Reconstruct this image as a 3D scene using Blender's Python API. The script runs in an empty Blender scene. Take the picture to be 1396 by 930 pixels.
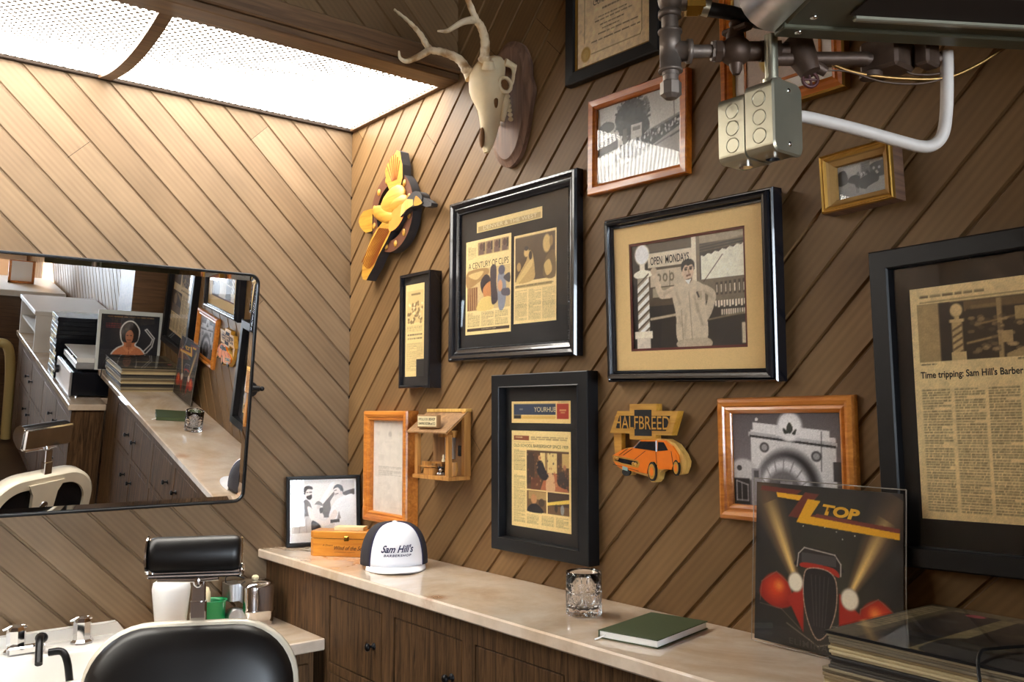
import bpy, math, random
import numpy as np
from mathutils import Vector, Matrix
random.seed(7); RNG = np.random.default_rng(11)
S = bpy.context.scene
COL = S.collection
PI = math.pi

# ------------------------------------------------------------------ helpers
def lin(c):
    c = np.asarray(c, float)
    return np.where(c <= .04045, c / 12.92, ((c + .055) / 1.055) ** 2.4)
def rgb(r, g, b):
    return tuple(lin((r / 255, g / 255, b / 255))) + (1.,)

class B:
    """collects shapes in world or local coordinates, links them as ONE mesh object"""
    def __init__(s): s.v = []; s.f = []; s.m = []; s.sm = []
    def add(s, vs, fs, m=0, smooth=False, M=None):
        o = len(s.v)
        for p in vs:
            p = Vector(p)
            s.v.append(tuple(M @ p) if M else tuple(p))
        for f in fs:
            s.f.append([i + o for i in f]); s.m.append(m); s.sm.append(smooth)
    def box(s, lo, hi, m=0, c=0., M=None):
        x0, y0, z0 = [min(a, b) for a, b in zip(lo, hi)]; x1, y1, z1 = [max(a, b) for a, b in zip(lo, hi)]
        c = min(c, (x1 - x0) * .49, (y1 - y0) * .49, (z1 - z0) * .49)
        if c <= 0:
            v = [(x, y, z) for x in (x0, x1) for y in (y0, y1) for z in (z0, z1)]
            s.add(v, [(0, 1, 3, 2), (4, 6, 7, 5), (0, 4, 5, 1), (2, 3, 7, 6), (0, 2, 6, 4), (1, 5, 7, 3)], m, False, M); return
        v = []; idx = {}
        X = (x0, x1); Y = (y0, y1); Z = (z0, z1); g = (1, -1)
        for i in (0, 1):
            for j in (0, 1):
                for k in (0, 1):
                    for a in range(3):
                        q = [X[i] + g[i] * c, Y[j] + g[j] * c, Z[k] + g[k] * c]
                        q[a] = (X[i], Y[j], Z[k])[a]
                        idx[i, j, k, a] = len(v); v.append(q)
        f = []
        for a in range(3):
            b, d = [t for t in range(3) if t != a]
            for e in (0, 1):
                q = []
                for (p, r) in ((0, 0), (1, 0), (1, 1), (0, 1)):
                    t = [0, 0, 0]; t[a] = e; t[b] = p; t[d] = r
                    q.append(idx[t[0], t[1], t[2], a])
                f.append(q)
            for p in (0, 1):
                for r in (0, 1):
                    t0 = [0, 0, 0]; t1 = [0, 0, 0]; t0[b] = t1[b] = p; t0[d] = t1[d] = r; t1[a] = 1
                    f.append([idx[(*t0, b)], idx[(*t1, b)], idx[(*t1, d)], idx[(*t0, d)]])
        for i in (0, 1):
            for j in (0, 1):
                for k in (0, 1):
                    f.append([idx[i, j, k, a] for a in range(3)])
        s.add(v, f, m, False, M)
    def loft(s, rings, m=0, smooth=True, M=None, cap0=True, cap1=True, closed=True):
        n = len(rings[0]); v = [p for r in rings for p in r]; f = []
        for i in range(len(rings) - 1):
            for j in range(n if closed else n - 1):
                k = (j + 1) % n
                f.append((i * n + j, i * n + k, (i + 1) * n + k, (i + 1) * n + j))
        s.add(v, f, m, smooth, M)
        if cap0: s.add(rings[0], [list(range(n))[::-1]], m, False, M)
        if cap1: s.add(rings[-1], [list(range(n))], m, False, M)
    def lathe(s, prof, n=32, m=0, M=None, smooth=True, cap0=True, cap1=True):
        rings = [[(r * math.cos(2 * PI * j / n), r * math.sin(2 * PI * j / n), z) for j in range(n)] for r, z in prof]
        s.loft(rings, m, smooth, M, cap0, cap1)
    def cyl(s, p, q, r, n=16, m=0, r2=None, smooth=True):
        s.tube([p, q], [r, r if r2 is None else r2], n, m, smooth)
    def tube(s, pts, rad, n=12, m=0, smooth=True, flat=None):
        pts = [Vector(p) for p in pts]
        if not hasattr(rad, '__len__'): rad = [rad] * len(pts)
        T = []
        for i in range(len(pts)):
            lo, hi = max(i - 1, 0), min(i + 1, len(pts) - 1)
            while (pts[hi] - pts[lo]).length < 1e-7:
                lo, hi = max(lo - 1, 0), min(hi + 1, len(pts) - 1)
            T.append((pts[hi] - pts[lo]).normalized())
        u = T[0].orthogonal().normalized(); rings = []
        for p, t, r in zip(pts, T, rad):
            u = (u - t * u.dot(t)).normalized(); w = t.cross(u)
            rings.append([tuple(p + (u * math.cos(2 * PI * j / n) + w * math.sin(2 * PI * j / n)) * r) for j in range(n)])
        s.loft(rings, m, smooth)
    def ball(s, c, r, m=0, n=16, k=10, M=None):
        if not hasattr(r, '__len__'): r = (r, r, r)
        rings = []
        for i in range(k + 1):
            a = -PI / 2 + PI * min(max(i / k, .004), .996)
            rings.append([(c[0] + r[0] * math.cos(a) * math.cos(2 * PI * j / n), c[1] + r[1] * math.cos(a) * math.sin(2 * PI * j / n), c[2] + r[2] * math.sin(a)) for j in range(n)])
        s.loft(rings, m, True, M)
    def prism(s, poly, z0, z1, m=0, side=None, M=None, smooth_side=False):
        n = len(poly)
        a = sum(poly[i][0] * poly[(i + 1) % n][1] - poly[(i + 1) % n][0] * poly[i][1] for i in range(n))
        if a < 0: poly = poly[::-1]
        s.add([(x, y, z1) for x, y in poly], [list(range(n))], m, False, M)
        s.add([(x, y, z0) for x, y in poly], [list(range(n))[::-1]], m if side is None else side, False, M)
        v = [(x, y, z0) for x, y in poly] + [(x, y, z1) for x, y in poly]
        s.add(v, [(i, (i + 1) % n, n + (i + 1) % n, n + i) for i in range(n)], m if side is None else side, smooth_side, M)
    def build(s, name, mats, parent=None, origin=None):
        me = bpy.data.meshes.new(name)
        o = Vector(origin) if origin is not None else Vector((0, 0, 0))
        if parent is not None and origin is None:
            q = parent
            while q.parent: q = q.parent
            if q.get('_w'): o = q.location
        me.from_pydata([tuple(Vector(p) - o) for p in s.v], [], s.f)
        if not isinstance(mats, (list, tuple)): mats = [mats]
        for x in mats: me.materials.append(x)
        me.polygons.foreach_set('material_index', s.m)
        me.polygons.foreach_set('use_smooth', s.sm)
        me.update()
        ob = bpy.data.objects.new(name, me); COL.objects.link(ob)
        if parent is not None: ob.parent = parent
        elif origin is not None: ob.location = o
        return ob

def tag(o, label=None, cat=None, group=None, kind=None):
    if label: o['label'] = label
    if cat: o['category'] = cat
    if group: o['group'] = group
    if kind: o['kind'] = kind
    return o
def empty(name, loc, label, cat, group=None, world=True, rot=None):
    o = bpy.data.objects.new(name, None); COL.objects.link(o)
    o.location = loc; o.empty_display_size = .05
    if world: o['_w'] = 1            # its parts are given in world coordinates
    if rot is not None: o.rotation_euler = rot
    return tag(o, label, cat, group)
def struct(b, name, mats, origin=(0, 0, 0)):
    o = b.build(name, mats, None, origin); o['kind'] = 'structure'; return o
def catmull(pts, k=8):
    P = [Vector(p) for p in pts]; P = [2 * P[0] - P[1]] + P + [2 * P[-1] - P[-2]]; out = []
    for i in range(1, len(P) - 2):
        for t in np.linspace(0, 1, k, endpoint=False):
            out.append(.5 * ((2 * P[i]) + (P[i + 1] - P[i - 1]) * t + (2 * P[i - 1] - 5 * P[i] + 4 * P[i + 1] - P[i + 2]) * t * t + (3 * P[i] - P[i - 1] - 3 * P[i + 1] + P[i + 2]) * t ** 3))
    return out + [P[-2]]
def cm2(pts, k=6, closed=True):
    n = len(pts); out = []
    for i in range(n):
        p0, p1, p2, p3 = [np.array(pts[(i + d) % n], float) for d in (-1, 0, 1, 2)]
        for t in np.linspace(0, 1, k, endpoint=False):
            out.append(tuple(.5 * (2 * p1 + (p2 - p0) * t + (2 * p0 - 5 * p1 + 4 * p2 - p3) * t * t + (3 * p1 - p0 - 3 * p2 + p3) * t ** 3)))
    return out
def rrect(w, h, r, n=8):
    r = min(r, w / 2 - 1e-4, h / 2 - 1e-4); out = []
    for cx, cy, a in ((w / 2 - r, h / 2 - r, 0), (-w / 2 + r, h / 2 - r, PI / 2), (-w / 2 + r, -h / 2 + r, PI), (w / 2 - r, -h / 2 + r, 1.5 * PI)):
        for i in range(n + 1):
            t = a + PI / 2 * i / n; out.append((cx + r * math.cos(t), cy + r * math.sin(t)))
    return out

# ------------------------------------------------------------------ materials
def nt(name):
    m = bpy.data.materials.new(name); m.use_nodes = True
    t = m.node_tree; b = t.nodes['Principled BSDF']
    return m, t, b
def N(t, kind, **kw):
    n = t.nodes.new(kind)
    for k, v in kw.items():
        if k in n.inputs: n.inputs[k].default_value = v
        else: setattr(n, k, v)
    return n
def L(t, a, ao, b, bi): t.links.new(a.outputs[ao], b.inputs[bi])
def pm(name, col, rough=.5, metal=0., spec=.5, coat=0., noise=0., nscale=30., bump=0., stretch=None, trans=0., ior=1.45):
    m, t, b = nt(name)
    b.inputs['Base Color'].default_value = col; b.inputs['Roughness'].default_value = rough; b.inputs['Metallic'].default_value = metal
    b.inputs['Specular IOR Level'].default_value = spec; b.inputs['Coat Weight'].default_value = coat
    b.inputs['Transmission Weight'].default_value = trans; b.inputs['IOR'].default_value = ior
    if noise or bump:
        tc = N(t, 'ShaderNodeTexCoord'); mp = N(t, 'ShaderNodeMapping'); L(t, tc, 'Object', mp, 'Vector')
        if stretch: mp.inputs['Scale'].default_value = stretch
        no = N(t, 'ShaderNodeTexNoise', Scale=nscale, Detail=5.); L(t, mp, 0, no, 'Vector')
        if noise:
            r = N(t, 'ShaderNodeMix', data_type='RGBA'); c = np.array(col[:3])
            r.inputs[6].default_value = tuple(c * (1 - noise)) + (1,); r.inputs[7].default_value = tuple(np.minimum(c * (1 + noise), 1)) + (1,)
            L(t, no, 0, r, 0); t.links.new(r.outputs[2], b.inputs['Base Color'])
        if bump:
            bp = N(t, 'ShaderNodeBump', Strength=bump, Distance=.002); L(t, no, 0, bp, 'Height'); L(t, bp, 0, b, 'Normal')
    return m
def wood(name, c0, c1, axis=0, scale=1., rough=.45, grain=70., coat=0., bump=.25):
    """long grain along one object axis"""
    m, t, b = nt(name)
    tc = N(t, 'ShaderNodeTexCoord'); mp = N(t, 'ShaderNodeMapping'); L(t, tc, 'Object', mp, 'Vector')
    sc = [grain * scale] * 3; sc[axis] = 4. * scale; mp.inputs['Scale'].default_value = sc
    no = N(t, 'ShaderNodeTexNoise', Scale=1., Detail=6., Roughness=.6, Distortion=.8); L(t, mp, 0, no, 'Vector')
    cr = N(t, 'ShaderNodeValToRGB'); L(t, no, 0, cr, 0)
    e = cr.color_ramp.elements; e[0].position = .3; e[0].color = c0; e[1].position = .68; e[1].color = c1
    L(t, cr, 0, b, 'Base Color'); b.inputs['Roughness'].default_value = rough; b.inputs['Coat Weight'].default_value = coat
    bp = N(t, 'ShaderNodeBump', Strength=bump, Distance=.001); L(t, no, 0, bp, 'Height'); L(t, bp, 0, b, 'Normal')
    return m
def plank_mat(name, tint):
    """diagonal boards: uv = metres along and across the board, 'rnd' differs board to board"""
    m, t, b = nt(name)
    uv = N(t, 'ShaderNodeUVMap', uv_map='UVMap'); at = N(t, 'ShaderNodeAttribute', attribute_name='rnd')
    mp = N(t, 'ShaderNodeMapping'); L(t, uv, 0, mp, 'Vector'); mp.inputs['Scale'].default_value = (2.2, 34, 1)
    no = N(t, 'ShaderNodeTexNoise', Scale=1.6, Detail=6., Roughness=.62, Distortion=.5); L(t, mp, 0, no, 'Vector')
    mp2 = N(t, 'ShaderNodeMapping'); L(t, uv, 0, mp2, 'Vector'); mp2.inputs['Scale'].default_value = (1.1, 13, 1)
    wv = N(t, 'ShaderNodeTexWave', wave_type='RINGS', Scale=1.5, Distortion=3.5, Detail=2.); wv.inputs['Detail Scale'].default_value = .6; L(t, mp2, 0, wv, 'Vector')
    mp3 = N(t, 'ShaderNodeMapping'); L(t, uv, 0, mp3, 'Vector'); mp3.inputs['Scale'].default_value = (3, 6, 1)
    bl = N(t, 'ShaderNodeTexNoise', Scale=1., Detail=3.); L(t, mp3, 0, bl, 'Vector')
    c = [np.array(x) * np.array(tint) for x in ((.2, .118, .058), (.255, .155, .078), (.335, .212, .112), (.292, .184, .098))]
    q = lambda x: tuple(x) + (1,)
    cr = N(t, 'ShaderNodeValToRGB'); L(t, at, 'Fac', cr, 0); el = cr.color_ramp.elements
    el[0].color = q(c[1]); el[1].color = q(c[2]); x = el.new(.45); x.color = q(c[3])
    mx = N(t, 'ShaderNodeMix', data_type='RGBA', blend_type='MULTIPLY'); L(t, cr, 0, mx, 6)
    g1 = N(t, 'ShaderNodeMapRange'); L(t, no, 0, g1, 0); g1.inputs[1].default_value = .3; g1.inputs[2].default_value = .7; g1.inputs[3].default_value = .90; g1.inputs[4].default_value = 1.05
    g2 = N(t, 'ShaderNodeMapRange'); L(t, wv, 0, g2, 0); g2.inputs[3].default_value = .92; g2.inputs[4].default_value = 1.04
    g3 = N(t, 'ShaderNodeMapRange'); L(t, bl, 0, g3, 0); g3.inputs[1].default_value = .3; g3.inputs[2].default_value = .7; g3.inputs[3].default_value = .84; g3.inputs[4].default_value = 1.12
    m1 = N(t, 'ShaderNodeMath', operation='MULTIPLY'); L(t, g1, 0, m1, 0); L(t, g2, 0, m1, 1)
    m2 = N(t, 'ShaderNodeMath', operation='MULTIPLY'); L(t, m1, 0, m2, 0); L(t, g3, 0, m2, 1)
    cb = N(t, 'ShaderNodeCombineColor'); [L(t, m2, 0, cb, i) for i in range(3)]
    L(t, cb, 0, mx, 7); mx.inputs[0].default_value = 1.
    t.links.new(mx.outputs[2], b.inputs['Base Color'])
    b.inputs['Roughness'].default_value = .5; b.inputs['Specular IOR Level'].default_value = .22
    bp = N(t, 'ShaderNodeBump', Strength=.12, Distance=.001); L(t, no, 0, bp, 'Height'); L(t, bp, 0, b, 'Normal')
    return m
def glass_mat():
    m = bpy.data.materials.new('picture glass'); m.use_nodes = True; t = m.node_tree; t.nodes.clear()
    o = N(t, 'ShaderNodeOutputMaterial'); mix = N(t, 'ShaderNodeMixShader'); tr = N(t, 'ShaderNodeBsdfTransparent'); gl = N(t, 'ShaderNodeBsdfGlossy', Roughness=.015)
    fr = N(t, 'ShaderNodeFresnel', IOR=1.5); ge = N(t, 'ShaderNodeNewGeometry'); iv = N(t, 'ShaderNodeMath', operation='SUBTRACT'); iv.inputs[0].default_value = 1; L(t, ge, 'Backfacing', iv, 1); ml = N(t, 'ShaderNodeMath', operation='MULTIPLY'); L(t, fr, 0, ml, 0); L(t, iv, 0, ml, 1); L(t, ml, 0, mix, 0); L(t, tr, 0, mix, 1); L(t, gl, 0, mix, 2); L(t, mix, 0, o, 0)
    return m
def print_mat(name='printed paper', rough=.6, spec=.35):
    m, t, b = nt(name); a = N(t, 'ShaderNodeAttribute', attribute_name='Col'); L(t, a, 'Color', b, 'Base Color')
    b.inputs['Roughness'].default_value = rough; b.inputs['Specular IOR Level'].default_value = spec
    return m
def emit(name, col, s):
    m = bpy.data.materials.new(name); m.use_nodes = True; t = m.node_tree; t.nodes.clear()
    o = N(t, 'ShaderNodeOutputMaterial'); e = N(t, 'ShaderNodeEmission', Strength=s); e.inputs[0].default_value = col; L(t, e, 0, o, 0); return m

M = {}
M['plank'] = plank_mat('stained cedar boards', (.655, .60, .485)); M['plank_left'] = plank_mat('glare-tinted cedar boards', (.64, .675, .74))  # left boards' tint carries the lamp's washed-out glare and cool window light
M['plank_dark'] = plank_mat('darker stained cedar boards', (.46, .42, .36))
M['void'] = pm('dark batten', rgb(40, 28, 18), .9)
M['trim'] = wood('stained trim', rgb(70, 48, 30), rgb(112, 82, 54), 1)
M['black'] = pm('black painted wood', rgb(17, 17, 19), .42, spec=.35, noise=.25, nscale=40)
M['blackgloss'] = pm('black lacquer', rgb(20, 21, 26), .22, coat=.4, noise=.2, nscale=20)
M['blackmat'] = pm('black mat board', rgb(25, 22, 21), .85, noise=.15, nscale=200)
M['orange'] = wood('honey stained oak', rgb(168, 92, 24), rgb(214, 138, 58), 0, 1., .32, 60, .3)
M['redoak'] = wood('reddish stained oak', rgb(156, 80, 12), rgb(204, 116, 30), 0, 1., .32, 60, .3)
M['gold'] = pm('gilt moulding', rgb(168, 126, 56), .38, .75, noise=.25, nscale=40)
M['goldcloth'] = pm('gold lining', rgb(160, 122, 66), .7, 0, noise=.15, nscale=120)
M['linen'] = pm('straw linen mat', rgb(238, 202, 140), .85, noise=.16, nscale=420, bump=.25)
M['redline'] = pm('dark red bevel', rgb(92, 34, 24), .7)
M['white'] = pm('white paper', rgb(250, 249, 246), .7)
M['cream'] = pm('cream paper', rgb(222, 204, 160), .7, noise=.06, nscale=60)
M['print'] = print_mat()
M['photo'] = print_mat('glossy photograph', .35, .5)
M['ink'] = pm('black ink', rgb(26, 22, 20), .7)
M['ink_soft'] = pm('grey ink', rgb(96, 88, 76), .7)
M['glass'] = glass_mat()
M['navy'] = pm('navy thread', rgb(28, 26, 70), .7, noise=.2, nscale=300)
M['chrome'] = pm('polished chrome', (.80, .80, .82, 1), .09, 1.)
M['steel'] = pm('brushed steel', (.55, .55, .56, 1), .3, 1., noise=.15, nscale=60)
M['blacksteel'] = pm('black steel', rgb(22, 22, 24), .35, .6)
def mk_mirror():
    m, t, b = nt('silvered mirror'); b.inputs['Metallic'].default_value = 1; b.inputs['Roughness'].default_value = .0; b.inputs['Base Color'].default_value = (.93, .94, .95, 1); return m
M['mirror'] = mk_mirror()
M['porcelain'] = pm('white porcelain', rgb(236, 233, 228), .12, coat=.5)
M['shell'] = pm('cream enamel', rgb(226, 216, 196), .25, coat=.4, noise=.05, nscale=30)
M['leather'] = pm('black leather', rgb(19, 16, 15), .38, noise=.3, nscale=9, bump=.12)
M['rubber'] = pm('black rubber', rgb(14, 13, 13), .55)
M['cigar'] = wood('varnished cedar', rgb(178, 104, 26), rgb(222, 152, 60), 0, 1., .3, 40, .35)
M['brass'] = pm('brass', rgb(205, 160, 72), .25, 1., noise=.15, nscale=60)
M['copper'] = pm('tarnished brass tube', rgb(132, 100, 56), .34, .8, noise=.2, nscale=60)
M['iron'] = pm('galvanised iron', rgb(118, 106, 96), .5, .6, noise=.3, nscale=60, bump=.3)
M['zinc'] = pm('zinc plated steel', rgb(176, 171, 150), .34, .85, noise=.14, nscale=24)
M['emt'] = pm('painted conduit', rgb(196, 186, 176), .5, .0, noise=.12, nscale=50)
M['olive'] = pm('olive painted sheet metal', rgb(86, 84, 66), .42, .35, noise=.14, nscale=14)
M['grimy'] = pm('grimy cast metal', rgb(80, 62, 50), .5, .4, noise=.4, nscale=50, bump=.4)
M['bone'] = pm('bleached bone', rgb(236, 214, 172), .6, noise=.12, nscale=28, bump=.3)
M['socket'] = pm('dark bone hollow', rgb(112, 74, 36), .8)
def antler_mat():
    m, t, b = nt('antler'); tc = N(t, 'ShaderNodeTexCoord'); no = N(t, 'ShaderNodeTexNoise', Scale=26., Detail=4.); L(t, tc, 'Object', no, 'Vector')
    cr = N(t, 'ShaderNodeValToRGB'); L(t, no, 0, cr, 0); e = cr.color_ramp.elements; e[0].position = .33; e[0].color = rgb(176, 138, 92); e[1].position = .52; e[1].color = rgb(228, 208, 172)
    L(t, cr, 0, b, 'Base Color'); b.inputs['Roughness'].default_value = .5; bp = N(t, 'ShaderNodeBump', Strength=.4, Distance=.002); L(t, no, 0, bp, 'Height'); L(t, bp, 0, b, 'Normal'); return m
M['antler'] = antler_mat()
M['walnut'] = wood('walnut', rgb(88, 62, 48), rgb(142, 108, 86), 2, 1., .62, 60, 0)
M['yellowwood'] = wood('yellow stained pine', rgb(150, 100, 22), rgb(196, 146, 54), 0, 1., .45, 50, 0)
M['palewood'] = wood('pale pine', rgb(186, 138, 62), rgb(222, 184, 104), 2, 1., .45, 60)
M['brownwood'] = pm('brown stained ring', rgb(92, 54, 36), .45, noise=.25, nscale=60)
M['rust'] = pm('orange stained wood', rgb(222, 128, 50), .5, noise=.15, nscale=60)
M['carorange'] = pm('orange stain', rgb(226, 116, 18), .35, coat=.2, noise=.12, nscale=30)
M['tanwood'] = wood('tan craft wood', rgb(112, 78, 44), rgb(158, 118, 74), 2, 1., .6, 70)
M['craft'] = wood('honey craft wood', rgb(146, 94, 38), rgb(196, 140, 70), 2, 1., .55, 70)
M['green'] = pm('green cloth cover', rgb(62, 74, 46), .6, noise=.12, nscale=160)
M['greencup'] = pm('green plastic', rgb(18, 126, 70), .3)
M['capwhite'] = pm('white cotton', rgb(242, 241, 244), .8, bump=.1, nscale=400)
M['capmesh'] = pm('charcoal mesh cloth', rgb(44, 42, 48), .85, noise=.4, nscale=700, bump=.5)
M['cotton'] = pm('white cotton fill', rgb(253, 253, 252), .9, bump=.4, nscale=60)
M['ivory'] = pm('ivory', rgb(240, 222, 182), .4)
M['clearglass'] = pm('crystal glass', (1, 1, 1, 1), .0, trans=1., ior=1.5)
M['thinplastic'] = glass_mat(); M['thinplastic'].name = 'clear plastic sleeve'
def oak():
    m, t, b = nt('weathered dark oak'); tc = N(t, 'ShaderNodeTexCoord'); mp = N(t, 'ShaderNodeMapping'); L(t, tc, 'Object', mp, 'Vector'); mp.inputs['Scale'].default_value = (55, 55, 3.2)
    no = N(t, 'ShaderNodeTexNoise', Scale=1.3, Detail=8., Roughness=.7, Distortion=1.2); L(t, mp, 0, no, 'Vector')
    cr = N(t, 'ShaderNodeValToRGB'); L(t, no, 0, cr, 0); e = cr.color_ramp.elements; e[0].position = .33; e[0].color = rgb(38, 25, 16); e[1].position = .66; e[1].color = rgb(108, 80, 53)
    L(t, cr, 0, b, 'Base Color'); b.inputs['Roughness'].default_value = .6; b.inputs['Specular IOR Level'].default_value = .15; bp = N(t, 'ShaderNodeBump', Strength=.3, Distance=.001); L(t, no, 0, bp, 'Height'); L(t, bp, 0, b, 'Normal'); return m
M['oak'] = oak()
def marble(name, stain=None):
    m, t, b = nt(name); tc = N(t, 'ShaderNodeTexCoord')
    n1 = N(t, 'ShaderNodeTexNoise', Scale=2.6, Detail=8., Roughness=.62, Distortion=1.6); L(t, tc, 'Object', n1, 'Vector')
    n2 = N(t, 'ShaderNodeTexNoise', Scale=14., Detail=6., Roughness=.7); L(t, tc, 'Object', n2, 'Vector')
    cr = N(t, 'ShaderNodeValToRGB'); L(t, n1, 0, cr, 0); e = cr.color_ramp.elements; e[0].position = .34; e[0].color = rgb(206, 180, 152); e[1].position = .62; e[1].color = rgb(232, 214, 194)
    x = e.new(.48); x.color = rgb(222, 200, 176)
    mx = N(t, 'ShaderNodeMix', data_type='RGBA', blend_type='MULTIPLY'); mx.inputs[0].default_value = 1; L(t, cr, 0, mx, 6)
    g = N(t, 'ShaderNodeMapRange'); L(t, n2, 0, g, 0); g.inputs[1].default_value = .3; g.inputs[2].default_value = .7; g.inputs[3].default_value = .88; g.inputs[4].default_value = 1.06
    cb = N(t, 'ShaderNodeCombineColor'); [L(t, g, 0, cb, i) for i in range(3)]; L(t, cb, 0, mx, 7)
    out = mx.outputs[2]
    if stain:
        d = N(t, 'ShaderNodeVectorMath', operation='DISTANCE'); L(t, tc, 'Object', d, 0); d.inputs[1].default_value = stain
        ad = N(t, 'ShaderNodeMath', operation='MULTIPLY_ADD'); L(t, n2, 0, ad, 0); ad.inputs[1].default_value = .06; t.links.new(d.outputs['Value'], ad.inputs[2])
        s = N(t, 'ShaderNodeMapRange'); L(t, ad, 0, s, 0); s.inputs[1].default_value = .045; s.inputs[2].default_value = .075; s.inputs[3].default_value = .65; s.inputs[4].default_value = 0
        m3 = N(t, 'ShaderNodeMix', data_type='RGBA'); L(t, s, 0, m3, 0); t.links.new(out, m3.inputs[6]); m3.inputs[7].default_value = rgb(158, 100, 46); out = m3.outputs[2]
    t.links.new(out, b.inputs['Base Color']); b.inputs['Roughness'].default_value = .05; b.inputs['Specular IOR Level'].default_value = .7; b.inputs['Coat Weight'].default_value = .7; b.inputs['Coat Roughness'].default_value = .02
    return m
M['marble'] = marble('cream marble', (1.06, -.32, 0.)); M['marble2'] = marble('cream marble of the low counter')
M['plaster'] = pm('pale plaster', rgb(214, 206, 194), .8, noise=.06, nscale=6)
M['floor'] = pm('worn brown floor', rgb(92, 72, 56), .4, noise=.25, nscale=8)
M['whitepaint'] = pm('white paint', rgb(232, 230, 226), .4)
M['ceil'] = pm('brown ceiling boards', rgb(92, 68, 46), .6, noise=.2, nscale=8)
M['plastic_grey'] = pm('silver plastic', rgb(176, 176, 178), .3, .5)
M['smoke'] = pm('dark plastic', rgb(20, 22, 28), .25)
M['olivehose'] = pm('pale tan hose', rgb(190, 168, 110), .5)

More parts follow.
